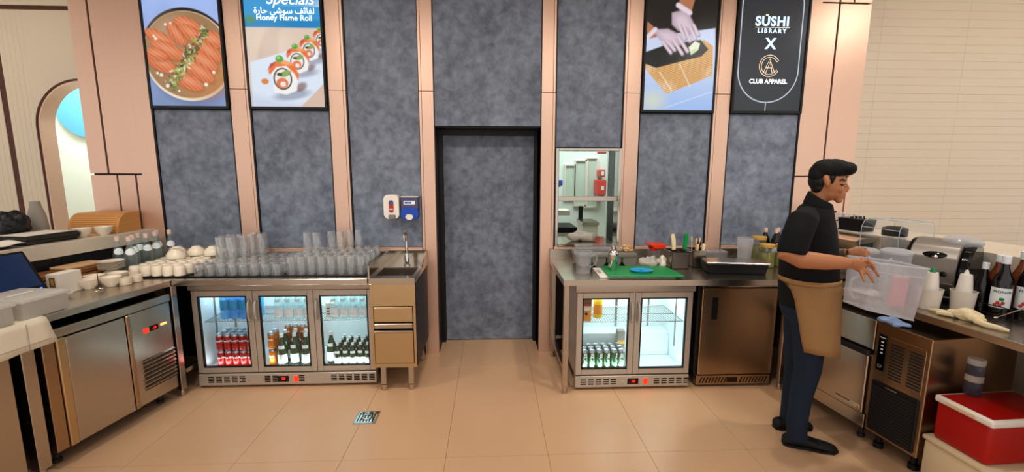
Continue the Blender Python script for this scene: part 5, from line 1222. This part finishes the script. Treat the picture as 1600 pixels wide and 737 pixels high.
a, b_ = atY(912, 322, 5.6), atY(934, 372, 5.6); t = thing('kitchen_cabinet', 'white low cabinet in the middle of the kitchen', 'cabinet', (a.x, 5.6, 0)); obj('case', box(new(), 0, b_.x-a.x, 0, .4, 0, a.z*.8, .004), 'white_plastic', t); obj('worktop', box(new(), -.01, b_.x-a.x+.01, -.01, .4, a.z*.8, a.z*.83), 'steel', t)

# ================================================================== RIGHT WING THINGS
def at_n(px, py, n_):           # point on the vertical plane n = n_ of the right wing
    d = ray(px, py); o = Vector((0, 0, CAM_H)); p0 = RW(0, n_); t_ = (p0-o).dot(RN)/d.dot(RN); return o + d*t_
# squeeze bottle in cup
def squeeze(label, loc, tip):
    t = thing('squeeze_bottle', label, 'bottle', loc); obj('cup', lathe(new(), [(.0001, 0), (.046, 0), (.048, .004), (.057, .115), (.059, .118), (.055, .118), (.045, .01), (.0001, .01)], 24, cap=False), 'white_plastic', t)
    obj('bottle_body', lathe(new(), [(.0001, .02), (.038, .02), (.038, .10), (.034, .14), (.027, .205), (.025, .212), (.0001, .212)], 20, cap=False), 'white_plastic', t)
    obj('nozzle', lathe(new(), [(.014, .212), (.012, .218), (.006, .236), (.0001, .238)], 12, cap=False), tip, t)
squeeze('white squeeze bottle with green tip standing in a white cup', RW(.46, .21, ZT), 'green_plastic'); squeeze('white squeeze bottle with white tip standing in a white cup', RW(.53, .345, ZT), 'white_plastic')
# syrup bottles
SP = [(.0001, 0), (.036, 0), (.039, .006), (.039, .16), (.036, .185), (.02, .225), (.0145, .245), (.014, .285), (.0001, .285)]
def syrup(label, loc, m, sc=1., lab=True, rz=0, neck='label_white', prints=True):
    t = bottle('syrup_bottle', label, 'syrup bottles on the right wing', SP, m, [(.0165, .262), (.0168, .30), (.0001, .301)], neck, [('front_label', .0396, .045, .145, 'label_white', 150, 290)] if lab else ())
    if lab:
        for k in range(4):
            a = R(195+k*13); bm = new(); ellipsoid(bm, (.0398*math.cos(a), .0398*math.sin(a), .06+.012*(k % 2)), (.007, .007, .008), 8, 6); obj('printed_fruit', bm, 'ink_red', t)
        bm = new(); ellipsoid(bm, (.0398*math.cos(R(225)), .0398*math.sin(R(225)), .09), (.010, .010, .008), 8, 6); obj('printed_leaf', bm, 'green_plastic', t)
        me = wrap_text(text_mesh('MONIN', .018, spacing=1.15, extrude=.0002), .0398)
        for v in me.vertices:
            a = math.atan2(v.co.y, v.co.x) - R(45); r_ = math.hypot(v.co.x, v.co.y); v.co = Vector((r_*math.cos(a), r_*math.sin(a), v.co.z+.125))
        obj('lettering', me, 'ink_dark', t)
    t.location = loc; t.scale = (sc, sc, sc); t.rotation_euler = (0, 0, rz); return t
syrup('dark syrup bottle with strawberry label behind the white squeeze bottle', RW(.625, .457, ZT), 'syrup_dark', 1.1)
syrup('dark syrup bottle with fruit label at the front right of the bottle row', RW(.685, .54, ZT), 'syrup_dark', 1.2)
syrup('amber syrup bottle behind the strawberry syrup', RW(.53, .56, ZT), 'syrup_amber', 1.05, False)
syrup('dark brown syrup bottle behind the squeeze bottle with white cap', RW(.54, .455, ZT), 'syrup_dark', .92, False)
syrup('reddish amber syrup bottle in the rear row', RW(.60, .62, ZT), 'syrup_amber', 1.15, False)
syrup('orange-red syrup bottle with black cap at the right edge', RW(.70, .67, ZT), 'syrup_red', 1.25, False, neck='black_plastic')
syrup('pale green syrup bottle at the right picture edge', RW(.79, .595, ZT), 'syrup_green', 1.1, True)
t = thing('glass_beaker', 'clear glass beaker at the right worktop edge', 'beaker', RW(.86, .33, ZT)); obj('beaker_body', lathe(new(), [(.0001, .002), (.035, .002), (.04, .16), (.0385, .16), (.033, .008), (.0001, .008)], 22, cap=False), 'clear_plastic', t)
# wire rack behind the bottles
t = thing('bottle_rack', 'black wire rack holding the syrup bottles', 'rack', RW(.49, .408, ZT), AR); bm = new()
for z in (.012, .06):
    tube(bm, [(0, 0, z), (.46, 0, z), (.46, .30, z), (0, .30, z)], .0028, 6, closed=True)
obj('rails', bm, 'black_plastic', t); bm = new()
bm.free()
for x in (0, .23, .46): obj('upright', tube(new(), [(x, 0, .0), (x, 0, .06)], .0028, 6), 'black_plastic', t)
t = thing('bar_spoon', 'long steel bar spoon leaning across the front syrup bottle', 'spoon', (0, 0, 0)); q0, q1 = RW(.70, .33, ZT+.02), RW(.82, .36, ZT+.12)
obj('shaft', tube(new(), [q0, q0.lerp(q1, .5), q1], .003, 8), 'chrome', t); obj('bowl', ellipsoid(new(), q0, (.012, .009, .006), 12, 8), 'chrome', t)
# rubber gloves / cloth
t = crumple('rubber_glove', 'cream rubber gloves lying on the right worktop edge', 'gloves', RW(.66, .205, ZT), (.085, .06, .026), 'cloth_cream', rotz=AR, amp=.012, f=45, seed=12)
obj('finger', tube(new(), [(.06, -.03, .018), (.11, -.045, .016), (.155, -.03, .014), (.19, -.02, .010)], [.017, .014, .011, .007], 10), 'cloth_cream', t); obj('finger', tube(new(), [(-.06, -.02, .014), (-.11, -.035, .016), (-.16, -.04, .010)], [.014, .011, .007], 10), 'cloth_cream', t); obj('finger', tube(new(), [(-.04, -.035, .016), (-.08, -.06, .016), (-.10, -.065, .012)], [.013, .012, .008], 10), 'cloth_cream', t)
crumple('wipe_cloth', 'blue wiping cloth on top of the ice machine', 'cloth', RW(.42, .035, .783), (.085, .045, .016), 'cloth_blue', rotz=AR, amp=.007, f=70, seed=14)
# coffee machine ------------------------------------------------------------------------------
t = thing('drink_machine', 'grey and black barrel-shaped drinks machine behind the squeeze bottles', 'coffee machine', RW(.20, .31, ZT), AR + R(24))
w_ = .30
fr = [(.05, .06), (.0, .12), (-.012, .19), (.01, .27), (.06, .33), (.14, .365), (.22, .365), (.30, .33), (.32, .2), (.32, .06)]
obj('front_shell', prism(new(), fr, .025, w_-.05, 'x', .006), 'machine_grey', t)
obj('side_shell', prism(new(), [(y+.012, z-.006) for y, z in fr], .0, .03, 'x', .01), 'black_gloss', t); obj('side_shell', prism(new(), [(y+.014, z-.012) for y, z in fr], w_-.05, w_, 'x', .012), 'black_gloss', t)
obj('base_block', box(new(), .02, w_-.03, .05, .31, 0, .07, .012, 2), 'black_plastic', t)
ds = obj('spout_recess', ellipsoid(new(), (.145, .034, .275), (.068, .03, .026), 18, 10), 'black_gloss', t); obj('spout', ellipsoid(new(), (.15, .012, .272), (.018, .012, .010), 12, 8), 'chrome', ds)
for x in (.145, .20): obj('dial', lathe(new(), [(.017, 0), (.017, .006), (.010, .010)], 18), 'black_gloss', t, loc=(x, -.006, .175)).rotation_euler = (R(90), 0, 0)
obj('name_plate', box(new(), .05, .09, -.013, -.004, .182, .194, .002), 'dark_grey', t); obj('bean_hopper', ellipsoid(new(), (.22, .19, .352), (.10, .10, .042), 22, 12), 'milky', t); obj('drip_tray', box(new(), .05, .26, -.03, .05, .03, .05, .006), 'black_plastic', t)
# blender with clear sound cover
t = thing('blender', 'countertop blender inside a clear sound cover beside the grey machine', 'blender', RW(-.22, .45, ZT), AR)
obj('base', prism(new(), [(.04, 0), (.24, 0), (.22, .11), (.06, .11)], .04, .22, 'x', .01), 'black_plastic', t); jb = obj('jar', loft(new(), [((.13, .13, .11), (.05, 0, 0), (0, .05, 0)), ((.13, .13, .26), (.068, 0, 0), (0, .068, 0))], 20), 'clear_plastic', t); obj('jar_lid', lathe(new(), [(.0001, .26), (.072, .26), (.072, .30), (.04, .31), (.0001, .31)], 20, .13, .13, cap=False), 'black_plastic', jb)
sc_ = new()
cv = [(.0, 0), (.0, .30), (.02, .335), (.06, .345), (.24, .345), (.27, .33), (.28, .30), (.28, 0)]
pa_ = [[sc_.verts.new((x, y, z)) for y, z in cv] for x in (0, .27)]
for k in range(len(cv)-1): sc_.faces.new((pa_[0][k], pa_[1][k], pa_[1][k+1], pa_[0][k+1]))
for q in pa_: sc_.faces.new(q)
obj('sound_cover', sc_, 'pane', t)
bm = new()
for x in (0, .27): tube(bm, [(x, y, z) for y, z in cv], .003, 6)
for y, z in ((.0, .30), (.06, .345), (.24, .345)): tube(bm, [(0, y, z), (.27, y, z)], .0025, 6)
obj('cover_edges', bm, 'milky', t); t.scale = (1, 1, 1.28)
obj('feet_dome', ellipsoid(new(), (.02, -.02, .10), (.035, .03, .03), 14, 8), 'chrome', t) if False else None
# lidded clear pitchers behind the man's hands
for k, (u_, n_, h_, lab) in enumerate(((.01, .25, .245, 'clear lidded pitcher behind the man\'s hands'), (.26, .19, .285, 'clear lidded pitcher beside the grey drinks machine'))):
    t = thing('clear_pitcher', lab, 'pitcher', RW(u_, n_, ZT), AR); obj('pitcher_body', loft(new(), [((0, 0, .004), (.06, 0, 0), (0, .055, 0)), ((0, 0, h_*.65), (.072, 0, 0), (0, .066, 0)), ((0, 0, h_), (.08, 0, 0), (0, .072, 0))], 22), 'clear_bin', t)
    obj('lid', loft(new(), [((0, 0, h_), (.084, 0, 0), (0, .076, 0)), ((0, 0, h_+.012), (.084, 0, 0), (0, .076, 0)), ((0, 0, h_+.025), (.06, 0, 0), (0, .055, 0))], 22), 'milky', t); obj('handle', tube(new(), [(.03, -.066, h_*.9), (.04, -.10, h_*.86), (.04, -.10, h_*.4), (.025, -.06, h_*.3)], .008, 8), 'clear_bin', t)
# paper stack under
t = thing('paper_tray', 'white tray with blue edge on the worktop in front of the man', 'tray', RW(.02, .10, ZT), AR); obj('tray_sheet', box(new(), 0, .2, 0, .15, .004, .008, .001), 'paper', t); obj('blue_edge', box(new(), 0, .2, -.004, .004, 0, .006, .001), 'cloth_blue', t)
# black utensil caddy on shelf
t = thing('cutlery_caddy', 'black caddy full of straws on the bar beside the man', 'caddy', RW(-.72, .755, 1.173), AR + R(6)); obj('caddy_body', prism(new(), [(.02, 0), (.205, 0), (.225, .10), (.0, .10)], 0, .13, 'y', .003), 'black_plastic', t); obj('divider', box(new(), .10, .106, .005, .125, .06, .115), 'dark_grey', t)
for k in range(9):
    o = put('wrapped_straw', mesh_from(tube(new(), [(0, 0, 0), (random.uniform(-.01, .01), random.uniform(-.01, .01), .075)], .0045, 6), 'wrapped_straw'), t.location + Vector((.0, 0, .05)) + RU*(.03+.019*k) + RN*(.03+.05*random.random()), 'wrapped straw end sticking out of the black caddy', 'straw', 'straws in the black caddy'); o.data.materials.append(M[('cloth_grey', 'paper', 'dark_grey')[k % 3]])
t = thing('clear_tub', 'clear plastic tub behind the man next to the black caddy', 'tub', RW(-.97, .78, 1.173), AR); obj('tub_body', box(new(), 0, .2, 0, .15, 0, .12, .01), 'clear_plastic', t); obj('rim', box(new(), -.006, .206, -.006, .156, .12, .128, .003), 'milky', t)
# bottle on cooler
pb_ = atZ(1518, 616, .50); t = thing('drink_bottle', 'dark tinted plastic water bottle standing on the red cooler', 'bottle', (pb_.x, pb_.y, .503)); k_ = .9
obj('bottle_body', lathe(new(), [(.0001, 0), (.033, 0), (.036, .006), (.036, .06), (.034, .07), (.036, .08), (.036, .15), (.033, .165), (.0001, .165)], 22, cap=False), 'grey_bottle', t); obj('wrap_label', lathe(new(), [(.0365, .075), (.0365, .11)], 22, cap=False), 'cloth_grey', t); obj('inner_bottle', lathe(new(), [(.0001, .02), (.024, .02), (.024, .10), (.012, .13), (.012, .15), (.0001, .15)], 16, cap=False), 'dark_grey', t); obj('screw_cap', lathe(new(), [(.035, .165), (.036, .195), (.0001, .197)], 22, cap=False), 'milky_dense', t)
# ================================================================== THE MAN
YM = 2.50                                   # his mid plane; he faces +X, his right side is towards the camera
_c = atY(1280, 400, YM); LS = Vector((_c.x, _c.y, 0)).normalized(); FW = Vector((LS.y, -LS.x, 0)); ST = LS.y
def B(px, py, Y=None):                      # a point of his mid plane, or at depth Y
    if Y is not None: return atY(px, py, Y)
    d = ray(px, py); o = Vector((0, 0, CAM_H)); return o + d*((_c-o).dot(LS)/d.dot(LS))
KP = .00362
def fingers(bm, chains, r=(.0092, .0086, .0078, .0066)):
    for ch in chains: tube(bm, [B(*c) for c in ch], list(r[:len(ch)]) if len(ch) <= 4 else .008, 10)
# he stands square to the line of sight: facing FW, his left side away along LS
MB3 = Matrix((FW, LS, Vector((0, 0, 1)))).transposed()
UPY = Vector((0, 1, 0))
def ring(px0, px1, py, dy, Y=None, grow=0., cy=0.):
    a, b_ = B(px0, py, Y), B(px1, py, Y); c = (a+b_)/2; c.y += cy; h = (b_-a).dot(FW)/2 + grow
    return (c, FW*h, LS*(dy+grow))
TORSO = [(1216, 1312, 478, .18), (1215, 1313, 455, .185), (1215, 1314, 437, .185), (1216, 1314, 413, .185), (1219, 1312, 382, .19), (1226, 1309, 356, .20), (1240, 1305, 336, .19), (1250, 1302, 324, .13), (1262, 1300, 317, .075)]
def limb(bm, pts, radii, flat=1., seg=16):
    pts = [Vector(p) for p in pts]; secs = []
    for i, p in enumerate(pts):
        t = (pts[min(i+1, len(pts)-1)] - pts[max(i-1, 0)]).normalized(); a, b2 = frame_at(t, UPY); secs.append((p, a*radii[i], b2*radii[i]*flat))
    return loft(bm, secs, seg)
NEAR_ARM = [B(1254, 343, 2.36), B(1243, 370, 2.33), B(1231, 399, 2.31), B(1252, 405, 2.285), B(1290, 409, 2.25), B(1327, 411, 2.23)]
FAR_ARM = [B(1262, 343, 2.64), B(1256, 375, 2.67), B(1256, 402, 2.67), B(1280, 402, 2.62), B(1305, 398, 2.56), B(1326, 396, 2.50)]
NL = [B(1260, 482, 2.445), B(1264, 530, 2.44), B(1262, 575, 2.43), B(1251, 620, 2.42), B(1246, 672, 2.42)]
FLg = [B(1250, 482, 2.59), B(1248, 530, 2.60), B(1245, 575, 2.605), B(1238, 620, 2.61), B(1234, 650, 2.62)]
# --- body: one continuous surface
bm = new()
loft(bm, [ring(a, b_, y, d, grow=-.018) for a, b_, y, d in TORSO[:-2]], 24)
limb(bm, [B(1270, 326), B(1279, 308), B(1288, 292)], [.054, .051, .058])
# head blobs: cranium, face, jaw, nose, lips, brow, ears
hc = B(1294, 277)
def hb(px, py, rx, ry, rz, dy=0., rot=0.):
    ellipsoid(bm, B(px, py) + LS*dy, (rx*KP*ST, rz, ry*KP), 20, 14, MB3 @ Matrix.Rotation(R(rot), 3, 'Y'))
hb(1291, 276, 29.5, 26, .076); hb(1301, 286, 21.5, 25, .066, rot=8); hb(1305, 299, 14, 14, .05, rot=20); hb(1297, 300, 15, 15, .055, rot=30); hb(1310, 300, 11.5, 13, .041); hb(1310.5, 311.5, 7, 6, .028); hb(1312, 282, 11.5, 8, .055)
limb(bm, [B(1319, 282), B(1322.5, 289), B(1326, 295.5)], [.0065, .008, .0085]); hb(1322, 297.3, 4.6, 2.6, .0155)
hb(1318.6, 303.3, 3.6, 2.0, .021); hb(1317.8, 307, 3.4, 2.2, .02); hb(1319, 280.5, 3.6, 2.2, .048)
for s in (-1, 1): hb(1312, 294, 7, 7, .02, s*.036); hb(1292, 282, 5.2, 9.5, .012, s*.079, rot=-12)
# eyelids
for s in (-1, 1): hb(1314.5, 286.8, 4, 2.6, .012, s*.040)
# arms
limb(bm, NEAR_ARM, [.058, .056, .053, .050, .043, .030]); limb(bm, FAR_ARM, [.055, .050, .044, .042, .037, .027])
# near hand
limb(bm, [B(1326, 411, 2.23), B(1336, 412, 2.23), B(1346, 416, 2.225), B(1352, 418, 2.212)], [.027, .030, .034, .028], .62)
fingers(bm, [[(1349, 409, 2.22), (1358, 408, 2.19), (1364, 413, 2.165), (1367, 420, 2.158)], [(1351, 413, 2.212), (1362, 417, 2.18), (1369, 425, 2.158), (1374, 433, 2.156)], [(1350, 420, 2.208), (1357, 427, 2.178), (1362, 435, 2.158), (1365, 442, 2.156)], [(1345, 424, 2.21), (1348, 431, 2.185), (1350, 437, 2.165), (1351, 441, 2.158)]])
tube(bm, [B(1337, 408, 2.255), B(1346, 404, 2.27), B(1355, 405, 2.275), B(1362, 408, 2.27)], [.012, .011, .010, .008], 10)
# far hand
limb(bm, [B(1324, 396, 2.455), B(1333, 394, 2.450), B(1342, 394, 2.440), B(1347, 395, 2.480)], [.026, .029, .033, .026], .6)
fingers(bm, [[(1344, 391, 2.500), (1352, 391, 2.480), (1358, 394, 2.460), (1361, 398, 2.450)], [(1345, 394, 2.490), (1354, 395, 2.465), (1359, 399, 2.450), (1361, 403, 2.445)], [(1344, 397, 2.480), (1352, 399, 2.455), (1356, 403, 2.440), (1357, 407, 2.435)], [(1341, 399, 2.475), (1347, 402, 2.450), (1350, 406, 2.437), (1350, 409, 2.435)]])
tube(bm, [B(1334, 392, 2.535), B(1342, 388, 2.530), B(1350, 388, 2.515), B(1355, 391, 2.500)], [.012, .011, .010, .008], 10)
# legs inside the jeans
limb(bm, NL, [.075, .07, .058, .048, .04]); limb(bm, FLg, [.075, .07, .058, .048, .04])
me = mesh_from(bm, 'person'); person = bpy.data.objects.new('person', me); COL.objects.link(person); me.materials.append(M['skin'])
remesh(person, .0048, 5)
if not person.data.materials: person.data.materials.append(M['skin'])
tag(person, 'man in black cap and shirt and brown apron handling a clear bin', 'person')
def wear(name, bm, m, vox=None, sm=6):
    me = mesh_from(bm, name, 60); o = bpy.data.objects.new(name, me); COL.objects.link(o); me.materials.append(M[m]); o.parent = person
    if vox: remesh(o, vox, sm)
    if not o.data.materials: o.data.materials.append(M[m])
    return o
# shirt
def NK(k, g=0.):                            # slanting neckline rings, high at the nape and low in front
    a, b_ = B(1254 + 8*k, 318 - 16*k), B(1303 - 2*k, 331 - 9*k); c = (a+b_)/2; h = (b_-a)/2
    v = FW*(h.dot(FW) + g) + Vector((0, 0, h.z)); return (c, v, LS*(.082 - .014*k + g))
bm = new()
loft(bm, [ring(a, b_, y, d) for a, b_, y, d in TORSO[:-2]] + [ring(1247, 1303, 323, .15), NK(0), NK(1)], 28)
limb(bm, [B(1262, 338, 2.40), B(1254, 345, 2.36), B(1245, 368, 2.33), B(1239, 386, 2.318), B(1237, 397, 2.312)], [.062, .074, .074, .074, .074])
limb(bm, [B(1266, 338, 2.60), B(1262, 350, 2.64), B(1258, 375, 2.67), B(1256, 392, 2.67)], [.062, .070, .068, .068])
sh = wear('shirt', bm, 'shirt_black', .007, 7)
limb_c = new(); loft(limb_c, [NK(.2, .003), NK(1.0, .004), NK(1.25, .002)], 28); wear('collar', limb_c, 'shirt_black')
bt_ = new()
for k in range(3): ellipsoid(bt_, B(1304+k*2.5, 330+k*13) + FW*.004 - LS*.03, (.004, .006, .006), 10, 8)
wear('button_row', bt_, 'dark_grey')
# jeans
bm = new()
loft(bm, [ring(1221, 1300, 494, .172, cy=0), ring(1216, 1306, 480, .181), ring(1219, 1308, 464, .176)], 24)
limb(bm, [B(1256, 478, 2.445)] + NL[:4] + [B(1245, 660, 2.41), B(1245, 684, 2.41)], [.09, .092, .086, .072, .060, .055, .056]); limb(bm, [B(1250, 478, 2.57)] + FLg[:4] + [B(1234, 645, 2.62), B(1233, 657, 2.62)], [.09, .09, .084, .07, .06, .055, .056])
je = wear('jeans', bm, 'denim', .007, 6)
# apron: sheet round the front, with waist band and tie
def apron_sheet(rows, a0, a1, n_=26, flare=0.):
    bm = new(); G = []
    for (px0, px1, py, dy, g0) in rows:
        c, ax, by = ring(px0, px1, py, dy, grow=.009); row = []
        for k in range(n_+1):
            a = R(a0(g0) + (a1(g0)-a0(g0))*k/n_); wv = 1 + .016*math.sin(k*1.3+py*.05)*min(1, max(0, (py-445)/60))
            row.append(bm.verts.new(c + ax*math.cos(a)*wv + by*math.sin(a)*wv + Vector((0, 0, max(0, -math.sin(a))*dy*.33*g0))))
        G.append(row)
    for A_, B_ in zip(G, G[1:]):
        for k in range(n_): bm.faces.new((A_[k], A_[k+1], B_[k+1], B_[k]))
    return bm
rows = [(1216, 1314, 432, .186, 0), (1217, 1314, 448, .188, .12), (1219, 1314, 464, .188, .25), (1222, 1313, 480, .19, .4), (1227, 1312, 500, .192, .55), (1231, 1311, 522, .192, .75), (1235, 1311, 540, .19, .9), (1238, 1311, 552, .19, 1.)]
ap = wear('apron', apron_sheet(rows, lambda g: -150 + 34*min(1, g/.14), lambda g: 100 - 35*g), 'apron_brown'); md = ap.modifiers.new('s', 'SOLIDIFY'); md.thickness = .004; bake_mods(ap)
band = wear('apron_band', apron_sheet([(1216, 1314, 430, .187, 0), (1216, 1314.5, 434, .188, 0), (1216, 1314.5, 437, .188, 0)], lambda g: -165, lambda g: 150), 'apron_brown'); md = band.modifiers.new('s', 'SOLIDIFY'); md.thickness = .004; bake_mods(band)
band.parent = person
# shoes
def shoe(heel, toe, w_):
    h, t_ = Vector(heel), Vector(toe); f = (t_-h).normalized(); s = Vector((-f.y, f.x, 0)); L = (t_-h).length; bm = new(); secs = []
    for fr_, hw, hh in ((0, .026, .052), (.06, .036, .066), (.22, .038, .072), (.38, .037, .075), (.52, .040, .062), (.68, .046, .050), (.84, .044, .042), (.95, .030, .034), (1, .012, .022)):
        secs.append((h + f*L*fr_ + Vector((0, 0, hh/2+.004)), s*hw*w_, Vector((0, 0, hh/2))))
    loft(bm, secs, 18); return bm, f, s, L, h
for heel, toe in ((atZ(1222, 692, .0), atZ(1308, 706, .0)), (atZ(1209, 668, .0), atZ(1268, 668, .0))):
    bmx, f, s, L, h = shoe(heel, toe, 1.05); so = wear('shoe', bmx, 'shoe_black', .006, 4)
    sb = new(); vs0 = []; 
    for z in (.0, .016):
        vs0.append([sb.verts.new(h + f*L*fr_ + s*sd*hw + Vector((0, 0, z))) for fr_, sd, hw in [(x_, -1, y_) for x_, y_ in ((0, .022), (.1, .037), (.4, .038), (.68, .049), (.9, .042), (1.01, .012))] + [(x_, 1, y_) for x_, y_ in ((1.01, .012), (.9, .042), (.68, .049), (.4, .038), (.1, .037), (0, .022))]])
    sb.faces.new(vs0[0][::-1]); sb.faces.new(vs0[1]); n_ = len(vs0[0])
    for k in range(n_): sb.faces.new((vs0[0][k], vs0[0][(k+1) % n_], vs0[1][(k+1) % n_], vs0[1][k]))
    o = obj('sole', sb, 'shoe_black', so); o.parent = so
# cap and hair
bm = new()
hb(1297, 265.5, 36, 15.5, .089, rot=-7); hb(1324.5, 263.5, 15.5, 10.5, .074, rot=4); hb(1280, 274, 19, 16, .084, rot=-8); hb(1305, 260, 24, 12, .08, rot=4); hb(1291, 262, 25, 14, .083, rot=-4)
cp = wear('cap', bm, 'cap_black', .006, 4)
bm = new(); loft(bm, [(B(1294, 281) + Vector((0, 0, -.002)), FW*.107*ST + Vector((0, 0, .022)), LS*.083), (B(1295, 274), FW*.116*ST + Vector((0, 0, .020)), LS*.086)], 32); bm.free()
# trim the underside: the hair shows below it
bm = new()
hb(1281, 282, 20.5, 17, .079); hb(1279, 291, 13.5, 14, .070); 
for s in (-1, 1): hb(1300, 277, 7, 5, .011, s*.069); hb(1301.5, 281, 3, 7, .007, s*.068, rot=12)
wear('hair', bm, 'hair', .0055, 3)
bm = new()
for s in (-1, 1):
    tube(bm, [B(1311.5, 281.5) + LS*s*.063, B(1316, 280.2) + LS*s*.057, B(1320.5, 282) + LS*s*.044], [.0028, .0042, .0034], 6)
    tube(bm, [B(1312.5, 287) + LS*s*.060, B(1316, 288.6) + LS*s*.053, B(1319, 288) + LS*s*.045], [.002, .0034, .002], 6)
wear('brows_and_lashes', bm, 'hair')
bm = new(); ellipsoid(bm, B(1319.6, 304), (.0075, .018, .0035), 12, 8, MB3); ellipsoid(bm, B(1318.9, 306.6), (.0075, .017, .004), 12, 8, MB3); wear('lips', bm, 'lips')
bm = new(); limb(bm, [B(1318, 396.5, 2.523), B(1323, 396, 2.508)], [.032, .030]); wear('wrist_band', bm, 'machine_grey')
# --- the clear bin he holds
Yb = 2.17; q = [B(1357, 485, Yb), B(1435, 503, Yb), B(1455, 421, Yb), B(1370, 411, Yb)]; dY = Vector((0, .20, 0)); dB = Vector((0, .015, 0))
t = thing('clear_bin', 'large clear plastic bin with handle held by the man', 'bin', (0, 0, 0))
def quadring(a, b_, d0, inset, r=.018):
    out = []
    u_ = (b_-a).normalized(); c4 = [a + dB*d0, b_ + dB*d0, b_ + dY - dB*d0, a + dY - dB*d0]
    for i in range(4):
        p, pn, pp = c4[i], c4[(i+1) % 4], c4[i-1]
        for k in range(4):
            f = k/3; e0 = p + (pp-p).normalized()*r; e1 = p + (pn-p).normalized()*r; out.append((e0*(1-f)+e1*f)*.6 + (p*(1-abs(2*f-1)*1)+ (e0 if f < .5 else e1)*abs(2*f-1))*.4)
    return out
bm = new(); r0_ = [bm.verts.new(p) for p in quadring(q[0], q[1], 1, 0)]; r1_ = [bm.verts.new(p) for p in quadring(q[3].lerp(q[0], .0), q[2], 0, 0)]; mid = [bm.verts.new(p) for p in quadring(q[3].lerp(q[0], .10), q[2].lerp(q[1], .10), .1, 0)]
n_ = len(r0_)
for A_, B_ in ((r0_, mid), (mid, r1_)):
    for k in range(n_): bm.faces.new((A_[k], A_[(k+1) % n_], B_[(k+1) % n_], B_[k]))
bm.faces.new(r0_[::-1]); obj('bin_body', bm, 'clear_bin', t)
obj('rim', tube(new(), quadring(q[3], q[2], -.2, 0), .0055, 8, closed=True), 'milky', t); obj('base_edge', tube(new(), quadring(q[0], q[1], 1, 0), .004, 8, closed=True), 'milky', t)
bm = new(); qa, qb = quadring(q[3].lerp(q[0], .18), q[2].lerp(q[1], .18), .05, 0), None; tube(bm, qa, .003, 6, closed=True); obj('moulded_line', bm, 'milky', t)
obj('handle', tube(new(), [q[3].lerp(q[0], .35) + Vector((0, .1, 0)), q[3].lerp(q[0], .40) + Vector((-.035, .1, -.01)), q[3].lerp(q[0], .62) + Vector((-.04, .1, -.01)), q[3].lerp(q[0], .82) + Vector((-.012, .1, 0)), q[3].lerp(q[0], .86) + Vector((.004, .1, 0))], .009, 10), 'clear_bin', t)
# pink packet in the bin, grey cloth in the far hand
a_, b_ = B(1396, 430, 2.25), B(1414, 478, 2.25)
t = thing('pink_packet', 'pink packet seen through the clear bin', 'packet', (a_.x, 2.25, b_.z), 0); bm = new(); box(bm, 0, b_.x-a_.x, 0, .02, 0, a_.z-b_.z, .004); mat('pink_pack', '#e39aa2', .5, var=.05); obj('sachet', bm, 'pink_pack', t); obj('seam_strip', box(new(), 0, b_.x-a_.x, -.001, .002, (a_.z-b_.z)*.94, (a_.z-b_.z)*.97), 'label_white', t); t.rotation_euler = (0, R(4), 0)
g_ = B(1352, 406, 2.44); crumple('wash_cloth', 'blue-grey wash cloth in the man\'s far hand', 'cloth', g_ + Vector((.01, 0, -.035)), (.045, .03, .025), 'cloth_blue', amp=.008, f=80, seed=21)
